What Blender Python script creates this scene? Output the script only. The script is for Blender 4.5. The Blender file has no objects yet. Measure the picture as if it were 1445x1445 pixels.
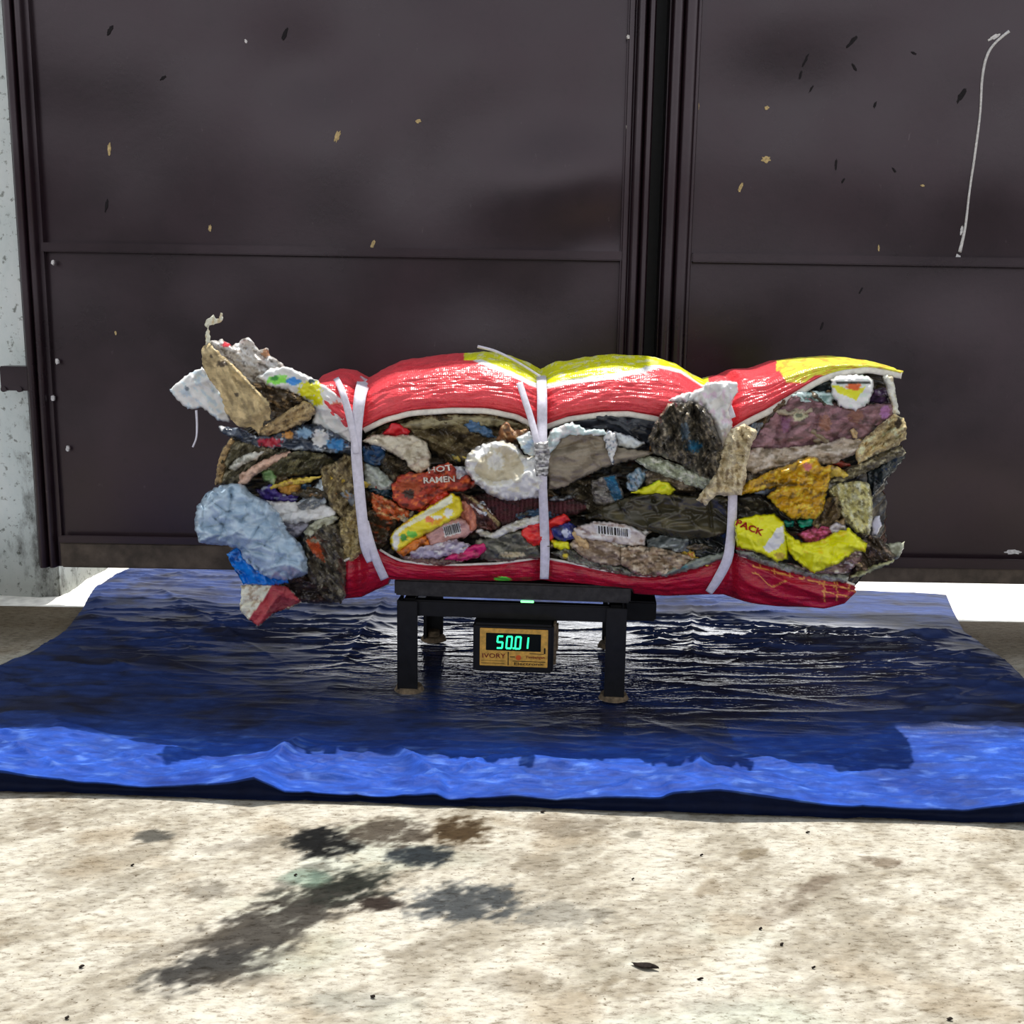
import bpy, bmesh, math, random
import numpy as np
from mathutils import Vector, Matrix, geometry
scene = bpy.context.scene
COL = scene.collection
# ------------------------------------------------------------------ camera
CAM_H, PITCH, ROLL, F = 0.65, math.radians(10.5), 0.016, 1500.0
cam_data = bpy.data.cameras.new('camera')
cam_data.sensor_width = 36.0; cam_data.lens = F / 1445 * 36.0
cam = bpy.data.objects.new('camera', cam_data); COL.objects.link(cam)
CM = Matrix.Translation((0, 0, CAM_H)) @ Matrix.Rotation(math.pi/2 - PITCH, 4, 'X') @ Matrix.Rotation(ROLL, 4, 'Z')
cam.matrix_world = CM
scene.camera = cam
# ------------------------------------------------------------------ world, sun, exposure
world = bpy.data.worlds.new('sky'); scene.world = world; world.use_nodes = True
wn = world.node_tree.nodes; wl = world.node_tree.links
bg = wn['Background']
tcw = wn.new('ShaderNodeTexCoord'); sepw = wn.new('ShaderNodeSeparateXYZ'); rw = wn.new('ShaderNodeValToRGB')
wl.new(tcw.outputs['Generated'], sepw.inputs[0]); wl.new(sepw.outputs['Z'], rw.inputs[0]); wl.new(rw.outputs[0], bg.inputs[0])
rw.color_ramp.elements[0].position = 0.0; rw.color_ramp.elements[0].color = (.22, .22, .23, 1)
rw.color_ramp.elements[1].position = 0.75; rw.color_ramp.elements[1].color = (.86, .93, 1.0, 1)
e = rw.color_ramp.elements.new(0.08); e.color = (.75, .76, .77, 1)
e = rw.color_ramp.elements.new(0.5); e.color = (1.0, 1.06, 1.12, 1)
e = rw.color_ramp.elements.new(0.22); e.color = (2.7, 2.7, 2.75, 1)
bg.inputs['Strength'].default_value = 0.62
mrw = wn.new('ShaderNodeMapRange'); mrw.inputs[1].default_value = -.2; mrw.inputs[2].default_value = .75; mrw.inputs[3].default_value = .46; mrw.inputs[4].default_value = 1.5   # hazy white sky on the sun's side
wl.new(sepw.outputs['Y'], mrw.inputs[0]); wl.new(mrw.outputs[0], bg.inputs['Strength'])
SUN_TAN = 2.47
sd = bpy.data.lights.new('sun', 'SUN'); sd.energy = 4.4; sd.angle = math.radians(0.6); sd.color = (1.0, .965, .90)
sun = bpy.data.objects.new('sun', sd); COL.objects.link(sun)
sun.rotation_euler = Vector((0.10, 1.0, SUN_TAN)).to_track_quat('Z', 'Y').to_euler()   # sun stands behind the gate, high up
scene.view_settings.view_transform = 'Standard'; scene.view_settings.look = 'None'
scene.view_settings.gamma = 1.0; scene.view_settings.use_curve_mapping = False
scene.view_settings.exposure = 0.25

# ------------------------------------------------------------------ helpers
CO = np.array(CM.translation); CR = np.array(CM.to_3x3())
def rays(u, v):
    u = np.asarray(u, float); v = np.asarray(v, float)
    d = np.stack([(u-722.5)/F, -(v-722.5)/F, -np.ones_like(u+v)], -1)
    return d @ CR.T
def PY(u, v, Y):
    d = rays(u, v); t = (np.asarray(Y, float) - CO[1]) / d[..., 1]
    return CO + d * t[..., None]
def G(u, v, Z=0.0):
    d = rays(u, v); t = (Z - CO[2]) / d[..., 2]
    return CO + d * t[..., None]
def project(p):
    q = (np.asarray(p) - CO) @ CR
    return 722.5 + F*q[..., 0]/(-q[..., 2]), 722.5 - F*q[..., 1]/(-q[..., 2])
def s2l(c):
    c = np.asarray(c, float)/255.0
    return np.where(c <= .04045, c/12.92, ((c+.055)/1.055)**2.4)
def smooth(a, b, x):
    t = np.clip((np.asarray(x, float)-a)/(b-a), 0, 1); return t*t*(3-2*t)
def hsh(ix, iy, seed):
    h = (ix.astype(np.int64)*374761393 + iy.astype(np.int64)*668265263 + int(seed)*1442695041) & 0xffffffff
    h = ((h ^ (h >> 13)) * 1274126177) & 0xffffffff
    return ((h ^ (h >> 16)) & 0xffffff) / float(0xffffff)
def vnoise(x, y, seed=0):
    x = np.asarray(x, float); y = np.asarray(y, float)
    ix = np.floor(x); iy = np.floor(y); fx = x-ix; fy = y-iy
    def g(a, b):
        an = hsh(ix+a, iy+b, seed)*2*math.pi
        return np.cos(an)*(fx-a) + np.sin(an)*(fy-b)
    ux = fx*fx*fx*(fx*(fx*6-15)+10); uy = fy*fy*fy*(fy*(fy*6-15)+10)
    return ((g(0, 0)*(1-ux)+g(1, 0)*ux)*(1-uy) + (g(0, 1)*(1-ux)+g(1, 1)*ux)*uy)*1.5
def fbm(x, y, seed=0, o=4):
    r = 0; a = 1.0; s = 0
    for i in range(o):
        r = r + a*vnoise(x*2**i, y*2**i, seed+i*17); s += a; a *= .5
    return r/s
def worley(x, y, seed=0):
    ix = np.floor(x); iy = np.floor(y)
    f1 = np.full(np.shape(x), 9.0); f2 = f1.copy()
    for a in (-1, 0, 1):
        for b in (-1, 0, 1):
            px = ix+a+hsh(ix+a, iy+b, seed); py = iy+b+hsh(ix+a, iy+b, seed+7)
            d = np.hypot(px-x, py-y)
            f2 = np.where(d < f1, f1, np.minimum(f2, d)); f1 = np.minimum(f1, d)
    return f1, f2
def crumple(x, y, seed, sc, ang, an):
    c, s = math.cos(math.radians(ang)), math.sin(math.radians(ang))
    a = (x*c + y*s)/(sc*an); b = (-x*s + y*c)/sc
    wx = a + .35*vnoise(a*1.3, b*1.3, seed+3); wy = b + .35*vnoise(a*1.3+9, b*1.3, seed+4)
    f1, f2 = worley(wx, wy, seed)
    g1, g2 = worley(wx*2.1+5, wy*2.1, seed+11)
    r = 1-2*np.abs(vnoise(wx*.8, wy*1.4, seed+5))
    return (f1-.45)*1.0 + .45*(g1-.45) + .5*(r-.6)

def mesh_obj(name, verts, faces, mat, parent=None, colors=None, smooth_=True, loc=None):
    me = bpy.data.meshes.new(name)
    me.from_pydata([tuple(v) for v in np.asarray(verts).tolist()] if len(verts) else [], [], faces)
    if mat: me.materials.append(mat)
    if smooth_: me.polygons.foreach_set('use_smooth', [True]*len(me.polygons))
    if colors is not None:
        at = me.color_attributes.new('Col', 'FLOAT_COLOR', 'POINT')
        c = np.ones((len(verts), 4)); c[:, :3] = colors
        at.data.foreach_set('color', c.ravel())
    me.update()
    o = bpy.data.objects.new(name, me); COL.objects.link(o)
    if parent is not None: o.parent = parent
    return o
def tag(o, label=None, cat=None, group=None, kind=None):
    if label: o['label'] = label
    if cat: o['category'] = cat
    if group: o['group'] = group
    if kind: o['kind'] = kind
    return o
def empty(name, loc=(0, 0, 0), rz=0):
    o = bpy.data.objects.new(name, None); COL.objects.link(o)
    o.location = loc; o.rotation_euler = (0, 0, rz); o.empty_display_size = .05
    return o
class MB:
    def __init__(s): s.v = []; s.f = []
    def box(s, x0, x1, y0, y1, z0, z1, b=0.0):
        bm = bmesh.new(); bmesh.ops.create_cube(bm, size=1)
        for v in bm.verts:
            v.co = Vector(((x0+x1)/2+v.co.x*(x1-x0), (y0+y1)/2+v.co.y*(y1-y0), (z0+z1)/2+v.co.z*(z1-z0)))
        if b: bmesh.ops.bevel(bm, geom=bm.edges[:], offset=b, segments=2, affect='EDGES')
        s.add(bm); return s
    def cyl(s, p0, p1, r, n=16, r2=None):
        p0 = Vector(p0); p1 = Vector(p1); d = p1-p0
        bm = bmesh.new(); bmesh.ops.create_cone(bm, cap_ends=True, segments=n, radius1=r, radius2=r if r2 is None else r2, depth=d.length)
        M = Matrix.Translation((p0+p1)/2) @ d.to_track_quat('Z', 'Y').to_matrix().to_4x4()
        bmesh.ops.transform(bm, matrix=M, verts=bm.verts[:]); s.add(bm); return s
    def add(s, bm):
        n = len(s.v); bm.verts.index_update()
        s.v += [tuple(v.co) for v in bm.verts]; s.f += [[n+v.index for v in f.verts] for f in bm.faces]; bm.free()
    def build(s, name, mat, parent=None, sm=False):
        return mesh_obj(name, s.v, s.f, mat, parent, smooth_=sm)
def thicken(o, t, off=1.0):
    m = o.modifiers.new('thickness', 'SOLIDIFY'); m.thickness = t; m.offset = off; return o
def grid_faces(nu, nv):
    i = np.arange(nu-1)[:, None]*nv + np.arange(nv-1)[None, :]
    return np.stack([i, i+nv, i+nv+1, i+1], -1).reshape(-1, 4).tolist()

# ------------------------------------------------------------------ materials
def node_mat(name, rough=.5, spec=.5, metallic=0.0):
    m = bpy.data.materials.new(name); m.use_nodes = True
    n = m.node_tree.nodes; l = m.node_tree.links; b = n['Principled BSDF']
    b.inputs['Roughness'].default_value = rough; b.inputs['Specular IOR Level'].default_value = spec
    b.inputs['Metallic'].default_value = metallic
    return m, n, l, b
def noise_node(n, l, scale, detail=6, rough=.6, stretch=None, rot=None, coord='Object'):
    tc = n.new('ShaderNodeTexCoord'); mp = n.new('ShaderNodeMapping'); t = n.new('ShaderNodeTexNoise')
    l.new(tc.outputs[coord], mp.inputs[0]); l.new(mp.outputs[0], t.inputs['Vector'])
    t.inputs['Scale'].default_value = scale; t.inputs['Detail'].default_value = detail; t.inputs['Roughness'].default_value = rough
    if stretch: mp.inputs['Scale'].default_value = stretch
    if rot: mp.inputs['Rotation'].default_value = rot
    return t
def ramp(n, l, src, pts):
    r = n.new('ShaderNodeValToRGB'); l.new(src, r.inputs[0])
    el = r.color_ramp.elements
    for i, (p, c) in enumerate(pts):
        e = el[i] if i < 2 else el.new(p)
        e.position = p; e.color = (*c, 1) if len(c) == 3 else c
    return r
def mix(n, l, a, b, fac, mode='MIX'):
    m = n.new('ShaderNodeMix'); m.data_type = 'RGBA'; m.blend_type = mode
    for s, i in ((a, 6), (b, 7)):
        if isinstance(s, tuple): m.inputs[i].default_value = (*s, 1)
        else: l.new(s, m.inputs[i])
    if isinstance(fac, float): m.inputs[0].default_value = fac
    else: l.new(fac, m.inputs[0])
    return m.outputs[2]
def bump(n, l, b, hsrc, strength=.4, dist=.002, prev=None):
    bp = n.new('ShaderNodeBump'); bp.inputs['Strength'].default_value = strength; bp.inputs['Distance'].default_value = dist
    l.new(hsrc, bp.inputs['Height'])
    if prev is not None: l.new(prev, bp.inputs['Normal'])
    l.new(bp.outputs[0], b.inputs['Normal']); return bp.outputs[0]
def plain(name, rgb, rough=.5, spec=.5, nscale=40, var=.35, bmp=.2, metallic=0.0):
    m, n, l, b = node_mat(name, rough, spec, metallic)
    c = s2l(rgb); t = noise_node(n, l, nscale)
    r = ramp(n, l, t.outputs[0], [(.35, tuple(c*(1-var))), (.68, tuple(np.minimum(c*(1+var), 1)))])
    l.new(r.outputs[0], b.inputs['Base Color'])
    if bmp: bump(n, l, b, t.outputs[0], bmp, .002)
    return m
def film(name, rough, dirt, bstr, bscale=260, weave=False, ridge=True, trans=0.0):
    """plastic film or cloth whose own print comes from the mesh colours, with grime and fine creases"""
    m, n, l, b = node_mat(name, rough, .55)
    at = n.new('ShaderNodeAttribute'); at.attribute_name = 'Col'
    t = noise_node(n, l, 26, 8, .68, stretch=(1, 1, 2.2))
    g = ramp(n, l, t.outputs[0], [(.46, (0, 0, 0)), (.74, (1, 1, 1))])
    mf = n.new('ShaderNodeMath'); mf.operation = 'MULTIPLY'; mf.inputs[1].default_value = dirt; l.new(g.outputs[0], mf.inputs[0])
    c = mix(n, l, at.outputs['Color'], (.055, .040, .024), mf.outputs[0])
    t2 = noise_node(n, l, 150, 5, .7)
    g2 = ramp(n, l, t2.outputs[0], [(.50, (0, 0, 0)), (.80, (1, 1, 1))])
    mf2 = n.new('ShaderNodeMath'); mf2.operation = 'MULTIPLY'; mf2.inputs[1].default_value = dirt*.9; l.new(g2.outputs[0], mf2.inputs[0])
    c = mix(n, l, c, (.03, .022, .015), mf2.outputs[0])
    l.new(c, b.inputs['Base Color'])
    tb = noise_node(n, l, bscale*.22, 3, .55, stretch=(1, 1, 1.7))
    prev = None
    if ridge:
        ab = n.new('ShaderNodeMath'); ab.operation = 'SUBTRACT'; ab.inputs[1].default_value = .5; l.new(tb.outputs[0], ab.inputs[0])
        ac = n.new('ShaderNodeMath'); ac.operation = 'ABSOLUTE'; l.new(ab.outputs[0], ac.inputs[0])
        prev = bump(n, l, b, ac.outputs[0], bstr, .016)
    else: prev = bump(n, l, b, tb.outputs[0], bstr, .004)
    if weave:
        tc = n.new('ShaderNodeTexCoord')
        for d in ('X', 'Z'):
            w = n.new('ShaderNodeTexWave'); w.bands_direction = d; w.inputs['Scale'].default_value = 95; w.inputs['Distortion'].default_value = .6
            l.new(tc.outputs['Object'], w.inputs['Vector']); prev = bump(n, l, b, w.outputs['Fac'], .16, .0008, prev)
    if trans: b.inputs['Transmission Weight'].default_value = trans
    return m
M = {}
M['film'] = film('glossy_plastic_film', .20, .35, .16)
M['filmd'] = film('dirty_plastic_film', .28, .70, .28)
M['clean'] = film('clean_plastic_film', .20, .10, .10)
M['cloth'] = film('grimy_cloth', .75, .65, .7, 420, ridge=False)
M['paper'] = film('matte_wrapper', .55, .35, .35)
M['woven'] = film('woven_sack_fabric', .30, .16, .30, 200, weave=True)
M['woven_dirty'] = film('dirty_woven_fabric', .5, .5, .35, 200, weave=True)
M['black'] = plain('black_painted_steel', (13, 13, 15), .48, .3, 60, .5, .25)
M['black2'] = plain('worn_dark_steel', (40, 38, 38), .5, .4, 90, .6, .3)
M['rust'] = plain('rusty_foot_steel', (110, 95, 75), .8, .3, 120, .5, .4)
M['strap'] = plain('white_strap', (222, 218, 232), .38, .5, 120, .12, .15)
M['hem'] = plain('white_hem_tape', (236, 232, 222), .5, .4, 90, .16, .2)

# ================================================================== STRUCTURE
GY = 2.30                                   # gate plane
GZ = 0.088                                  # underside of the gate
def gx(px, py): return float(PY(px, py, GY)[0])
def gz(px, py): return float(PY(px, py, GY)[2])
# ---- floor with its stains
xs = np.concatenate([np.linspace(-7, -1.0, 14)[:-1], np.linspace(-1.0, 1.0, 620), np.linspace(1.0, 7, 14)[1:]])
ys = np.concatenate([np.linspace(-5, .78, 12)[:-1], np.linspace(.78, 1.46, 250), np.linspace(1.46, 2.27, 30)[1:]])
X, Y = np.meshgrid(xs, ys, indexing='ij')
pts = np.stack([X, Y, np.zeros_like(X)], -1)
U, V = project(pts)
ok = (Y > .7)
U = np.where(ok, U, 0); V = np.where(ok, V, 3000)
cA = np.array([148, 141, 128.]); cB = np.array([188, 183, 172.]); 
th = math.radians(35)
a = X*math.cos(th)+Y*math.sin(th); b_ = -X*math.sin(th)+Y*math.cos(th)
n1 = fbm(a*5, b_*12, 3, 5); n2 = fbm(X*9, Y*9, 9, 5); n3 = fbm(a*26, b_*52, 12, 5); n4 = fbm(a*60, b_*95, 14, 4)
w = smooth(-.30, .20, n1*.5+n2*.35+n3*.3+n4*.25)[..., None]
colf = cA*(1-w)+cB*w
gn = smooth(.15, .4, fbm(X*3+5, Y*4, 21, 4))[..., None]*.35
colf = colf*(1-gn)+np.array([172, 184, 172.])*gn
bn = smooth(.12, .42, fbm(X*7+2, Y*9+4, 33, 5))[..., None]*.3
colf = colf*(1-bn)+np.array([140, 122, 98.])*bn
# floor colour turns darker and browner towards the gate
dim_rear = smooth(.74, .60, Y)[..., None]; colf = colf*(1-dim_rear)+np.array([84, 84, 86.])*dim_rear      # unseen floor behind the camera, made dark to dim the gate's reflections
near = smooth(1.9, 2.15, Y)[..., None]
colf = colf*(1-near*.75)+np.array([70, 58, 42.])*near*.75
st = [  # px centre, radii, image angle, colour, strength
 (455,1190,52,20,0,(32,33,34),.97),(593,1206,50,15,0,(52,60,68),.85),(648,1174,45,17,0,(92,70,44),.85),(548,1174,60,19,0,(110,98,86),.8),
 (470,1258,92,24,-12,(56,60,54),.92),(533,1274,40,10,0,(60,48,42),.85),(655,1274,85,26,0,(100,105,110),.85),(372,1310,130,30,-22,(96,90,84),.85),
 (290,1368,100,22,-14,(82,80,78),.85),(214,1180,27,8,0,(120,118,112),.8),(290,1258,42,12,0,(130,122,110),.7),(65,1163,34,11,0,(140,118,92),.6),
 (350,1190,80,8,-10,(140,128,116),.4),(420,1240,60,12,-30,(70,70,66),.7),(250,1335,90,12,-18,(122,110,94),.6),(330,1380,70,10,0,(120,110,98),.6),
 (380,1352,60,12,-20,(104,98,90),.6),(800,1165,60,16,0,(140,124,106),.6),(760,1220,40,14,0,(150,132,108),.5),(735,1385,60,16,0,(146,134,116),.5),
 (895,1178,15,5,0,(120,112,96),.7),(1060,1204,25,6,-12,(140,118,86),.7),(1250,1218,30,7,0,(118,92,70),.75),(1225,1212,14,4,0,(110,90,72),.7),
 (1150,1248,28,8,-20,(130,106,90),.7),(1135,1260,60,14,-20,(164,146,126),.5),(1000,1252,26,12,0,(170,146,114),.6),(790,1290,70,20,0,(150,152,150),.5),
 (885,1395,50,14,0,(170,150,120),.5),(1345,1275,30,7,0,(150,136,118),.5),(1090,1290,60,12,-20,(168,150,132),.5),(490,1415,110,14,0,(150,156,150),.45),
 (150,1260,120,16,-20,(196,186,166),.5),(1010,1420,60,14,0,(160,152,138),.4),(600,1340,70,10,-10,(160,146,126),.5)]
for (cx, cy, rx, ry, an, c, s) in st:
    t = math.radians(an); dx = U-cx; dy = V-cy
    p = (dx*math.cos(t)+dy*math.sin(t))/rx/1.05; q = (-dx*math.sin(t)+dy*math.cos(t))/ry/1.15
    d = np.hypot(p, q) + .45*fbm(a*12+cx, b_*34, 5, 5) + .30*n3 + .5*n4
    k = (smooth(1.15, .55, d)*(min(1, s*1.1) if s > .76 else s*.6))[..., None]
    k = k*np.clip(1.0-.5*smooth(.1, .5, n3+.6*n4)[..., None]*(1-smooth(.7, .3, d)[..., None]*.7), 0, 1)
    colf = colf*(1-k)+np.array(c, float)*.60*k
# mint paint spill
d = np.hypot((U-433)/38, (V-1240)/14)+.4*n2; k = (smooth(1.2, .3, d+.6*n3)*.55)[..., None]; colf = colf*(1-k)+np.array([132, 158, 142.])*k*.999
mfl, n, l, b = node_mat('stained_concrete', .85, .08)
at = n.new('ShaderNodeAttribute'); at.attribute_name = 'Col'
t = noise_node(n, l, 55, 10, .75, stretch=(1, 2.6, 1), rot=(0, 0, -th))
r = ramp(n, l, t.outputs[0], [(.36, (.42, .38, .33)), (.48, (.95, .95, .95)), (.72, (1.28, 1.28, 1.25))])
c = mix(n, l, at.outputs['Color'], r.outputs[0], 1.0, 'MULTIPLY')
tq = noise_node(n, l, 13, 12, .82); rq = ramp(n, l, tq.outputs[0], [(.33, (.55, .48, .40)), (.42, (.90, .88, .84)), (.54, (1.05, 1.05, 1.04))])
c = mix(n, l, c, rq.outputs[0], 1.0, 'MULTIPLY')
v = n.new('ShaderNodeTexNoise'); v.inputs['Scale'].default_value = 210; v.inputs['Detail'].default_value = 3
tc = n.new('ShaderNodeTexCoord'); l.new(tc.outputs['Object'], v.inputs['Vector'])
r2 = ramp(n, l, v.outputs[0], [(.27, (.30, .24, .18)), (.36, (1, 1, 1))])
c = mix(n, l, c, r2.outputs[0], 1.0, 'MULTIPLY'); l.new(c, b.inputs['Base Color'])
bump(n, l, b, t.outputs[0], .35, .004)
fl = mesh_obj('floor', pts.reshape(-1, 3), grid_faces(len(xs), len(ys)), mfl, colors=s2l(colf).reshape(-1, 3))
tag(fl, kind='structure')
# ---- pale gravelly ground from under the gate outwards
xs = np.linspace(-7, 7, 240); ys = np.concatenate([np.linspace(2.262, 2.75, 40), np.linspace(2.8, 16, 20)])
X, Y = np.meshgrid(xs, ys, indexing='ij')
Z = -.004 + .010*fbm(X*14, Y*14, 4, 4)*smooth(2.262, 2.30, Y)
og = mesh_obj('ground', np.stack([X, Y, Z], -1).reshape(-1, 3), grid_faces(len(xs), len(ys)), plain('pale_lime_ground', (238, 234, 226), .9, .2, 30, .18, .5))
tag(og, 'pale sunlit ground outside beyond the dark gate', kind='structure')

# ---- gate
mg, n, l, b = node_mat('dark_maroon_gate_paint', .40, .80)
t = noise_node(n, l, 3.2, 5, .6)
r = ramp(n, l, t.outputs[0], [(.34, tuple(s2l((20, 11, 15)))), (.66, tuple(s2l((40, 24, 32))))])
t2 = noise_node(n, l, 34, 8, .75); r2 = ramp(n, l, t2.outputs[0], [(.30, (.55, .55, .55)), (.46, (1, 1, 1))])
t4 = noise_node(n, l, 60, 6, .8, stretch=(1, 1, .35)); r4 = ramp(n, l, t4.outputs[0], [(.66, (0, 0, 0)), (.74, (.5, .5, .5))])
c = mix(n, l, r.outputs[0], r2.outputs[0], 1.0, 'MULTIPLY'); c = mix(n, l, c, tuple(s2l((118, 108, 112))), r4.outputs[0]); l.new(c, b.inputs['Base Color'])
rr = ramp(n, l, t.outputs[0], [(.3, (.24,)*3), (.7, (.36,)*3)]); l.new(rr.outputs[0], b.inputs['Roughness'])
tb = noise_node(n, l, 1.1, 2, .5); pv = bump(n, l, b, tb.outputs[0], .8, .10); bump(n, l, b, t2.outputs[0], .10, .003, pv)
b.inputs['Specular Tint'].default_value = (.97, .84, .92, 1)
M['gate'] = mg
mgb = plain('bounce_lit_rail_paint', (92, 80, 70), .6, .4, 26, .4, .2)  # bounce light on the bottom rail painted in as a lighter brown
GTOP_L, GTOP_R = 1.88, 1.62
SURF = []
def gate_y(x, z):
    for (x0, x1, z0, z1, y, dents, seed) in SURF:
        if x0 <= x <= x1 and z0 <= z <= z1:
            v = y + .006*float(fbm(np.array([x*1.6]), np.array([z*1.3]), seed, 3)[0])
            for (px, py, rx, rz, h) in dents:
                c = PY(px, py, GY); v += h*math.exp(-((x-c[0])/rx)**2-((z-c[2])/rz)**2)
            return v
    return GY-.012
def dented(name, x0, x1, z0, z1, y, parent, dents, seed):
    SURF.append((x0, x1, z0, z1, y, dents, seed))
    nx, nz = 150, 120
    xs = np.linspace(x0, x1, nx); zs = np.linspace(z0, z1, nz)
    X, Z = np.meshgrid(xs, zs, indexing='ij')
    Yy = y + .006*fbm(X*1.6, Z*1.3, seed, 3)
    for (px, py, rx, rz, h) in dents:
        c = PY(px, py, GY); Yy = Yy + h*np.exp(-((X-c[0])/rx)**2-((Z-c[2])/rz)**2)
    o = mesh_obj(name, np.stack([X, Yy, Z], -1).reshape(-1, 3), grid_faces(nx, nz), M['gate'], parent)
    o.data.flip_normals() if False else None
    thicken(o, .002, -1); return o
def stile(name, x0, x1, bumps, z0, z1, parent, depth=.035):
    """vertical folded-steel stile with rounded flutes"""
    n_ = 60; xs = np.linspace(x0, x1, n_); prof = np.zeros(n_)
    for (c, w_, h) in bumps: prof = np.maximum(prof, h*np.sqrt(np.clip(1-((xs-c)/w_)**2, 0, 1)))
    v = []; f = []
    for z in (z0, z1):
        for x, p in zip(xs, prof): v.append((x, GY-.012-p, z))
        v.append((x1, GY+depth, z)); v.append((x0, GY+depth, z))
    k = n_+2
    for i in range(k): j = (i+1) % k; f.append([i, j, k+j, k+i])
    f.append(list(range(k))[::-1]); f.append(list(range(k, 2*k)))
    return mesh_obj(name, v, f, M['gate'], parent, smooth_=False)
xL0 = gx(43, 560); xL1 = gx(905, 560); xR0 = gx(923, 560); xR1 = 3.2
xLin = gx(78, 560); xLc = gx(868, 560); xRc = gx(966, 560)
zmid = gz(470, 357); zmidr = gz(1200, 367); zb1 = gz(470, 768)
# left leaf
d1 = empty('door_1', (0, GY, GZ)); tag(d1, kind='structure')
d1i = Matrix.Translation((0, -GY, -GZ))
def child_fix(root):
    for o in [o for o in COL.objects if o.parent == root]:
        o.data.transform(Matrix.Translation(-Vector(root.location)))
dented('panel', xLin-.02, xLc+.02, zmid, GTOP_L-.03, GY, d1, [(430,90,.12,.10,.012),(790,260,.16,.10,-.014),(850,330,.10,.08,.010),(640,200,.2,.2,.008),(250,220,.15,.25,-.006),(560,120,.05,.14,.006)], 2)
dented('panel', xLin-.02, xLc+.02, zb1, zmid, GY, d1, [(300,600,.3,.2,-.006),(700,440,.2,.1,.006)], 5)
w_ = xLin-xL0
stile('stile', xL0, xLin, [(xL0+w_*.30, w_*.20, .022), (xL0+w_*.66, w_*.17, .018)], GZ, GTOP_L, d1)
w_ = xL1-xLc
stile('stile', xLc, xL1, [(xLc+w_*.16, w_*.12, .006), (xLc+w_*.50, w_*.18, .018), (xLc+w_*.84, w_*.16, .022)], GZ, GTOP_L, d1)
MB().box(xLin-.005, xLc+.005, GY-.016, GY-.001, gz(470, 362), gz(470, 349), .002).build('middle_rail', M['gate'], d1)
MB().box(xLin, xLc, GY-.024, GY+.03, GZ, gz(470, 768), .003).build('bottom_rail', mgb, d1)
MB().box(xLin, xLc, GY-.030, GY-.022, gz(470, 768), gz(470, 758), .002).build('rail_lip', M['gate'], d1)
MB().box(xL0, xL1, GY-.02, GY+.03, GTOP_L-.04, GTOP_L).build('top_rail', M['gate'], d1)
hg = MB().box(gx(6, 532), gx(48, 532), GY-.02, GY+.03, gz(6, 550), gz(6, 516), .002)
for p in (gx(12, 540), gx(34, 540)): hg.cyl((p, GY-.026, gz(10, 548)), (p, GY-.018, gz(10, 548)), .006)
hg.build('hinge', M['gate'], d1)
MB().box(xL1-.012, xR0+.012, GY+.036, GY+.040, GZ, GTOP_R).build('cover_strip', M['black'], d1)
# right leaf
d2 = empty('door_2', (0, GY, GZ)); tag(d2, kind='structure')
dented('panel', xRc-.02, xR1, zmidr, GTOP_R-.03, GY, d2, [(1100,120,.15,.12,.008),(1380,250,.2,.2,-.008),(1250,60,.1,.1,.006)], 8)
dented('panel', xRc-.02, xR1, gz(1200, 789), zmidr, GY, d2, [(1200,620,.3,.2,-.006)], 11)
w_ = xRc-xR0
stile('stile', xR0, xRc, [(xR0+w_*.22, w_*.2, .022), (xR0+w_*.64, w_*.22, .016), (xR0+w_*.9, w_*.08, .008)], GZ-.004, GTOP_R, d2)
MB().box(xRc, xR1, GY-.016, GY-.001, gz(1200, 374), gz(1200, 361), .002).build('middle_rail', M['gate'], d2)
zh0, zh1 = gz(1425, 783), gz(1425, 775)
hx0, hx1 = gx(1416, 780), gx(1444, 780)
MB().box(xRc, xR1, GY-.024, GY+.03, GZ-.004, gz(1200, 792), .003).build('bottom_rail', mgb, d2)
MB().box(xRc, xR1, GY-.030, GY-.022, gz(1200, 796), gz(1200, 782), .002).build('rail_lip', M['gate'], d2)
MB().box(xR0, xR1, GY-.02, GY+.03, GTOP_R-.04, GTOP_R).build('top_rail', M['gate'], d2)
# bare-metal chips and dark scuffs, drips
chip_m = plain('bare_yellowed_chip', (205, 180, 130), .7, .3, 200, .3, .2)
chip_w = plain('white_paint_spot', (225, 222, 222), .7, .3, 200, .2, .2)
scuff_m = plain('dark_scuff', (30, 25, 29), .6, .2, 200, .3, .2)
def blob_disc(name, px, py, rx, ry, ang, mat, parent, seed):
    rr_ = random.Random(seed); n_ = 18; pts_ = []
    if name == 'scuff': rx *= .8; ry *= .75
    for i in range(n_):
        t = 2*math.pi*i/n_; k = rr_.uniform(.65, 1.15)
        dx = rx*k*math.cos(t); dy = ry*k*math.sin(t); A = math.radians(ang)
        pts_.append((px+dx*math.cos(A)-dy*math.sin(A), py+dx*math.sin(A)+dy*math.cos(A)))
    pts_ = np.array(pts_); c0_ = PY(px, py, GY); yy = gate_y(float(c0_[0]), float(c0_[2]))-.0012 if name != 'rivet' else GY-.0155
    f = PY(pts_[:, 0], pts_[:, 1], np.full(n_, yy)); bk = f.copy(); bk[:, 1] = yy+.006
    v = np.concatenate([f, bk]); fa = [list(range(n_))[::-1]]+[[i, (i+1) % n_, n_+(i+1) % n_, n_+i] for i in range(n_)]
    return mesh_obj(name, v, fa, mat, parent, smooth_=False)
for i, (x, y, rx, ry, an) in enumerate([(154,210,9,2.6,92),(476,192,9,4,110),(590,171,4,3,0),(296,322,5,2.5,90),(526,345,7,3,120),(347,58,3,2,60),(163,470,3,1.6,80),(416,650,3,1.5,60)]):
    blob_disc('paint_chip', x, y, rx, ry, an, chip_m if i != 5 else chip_w, d1, i)
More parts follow.
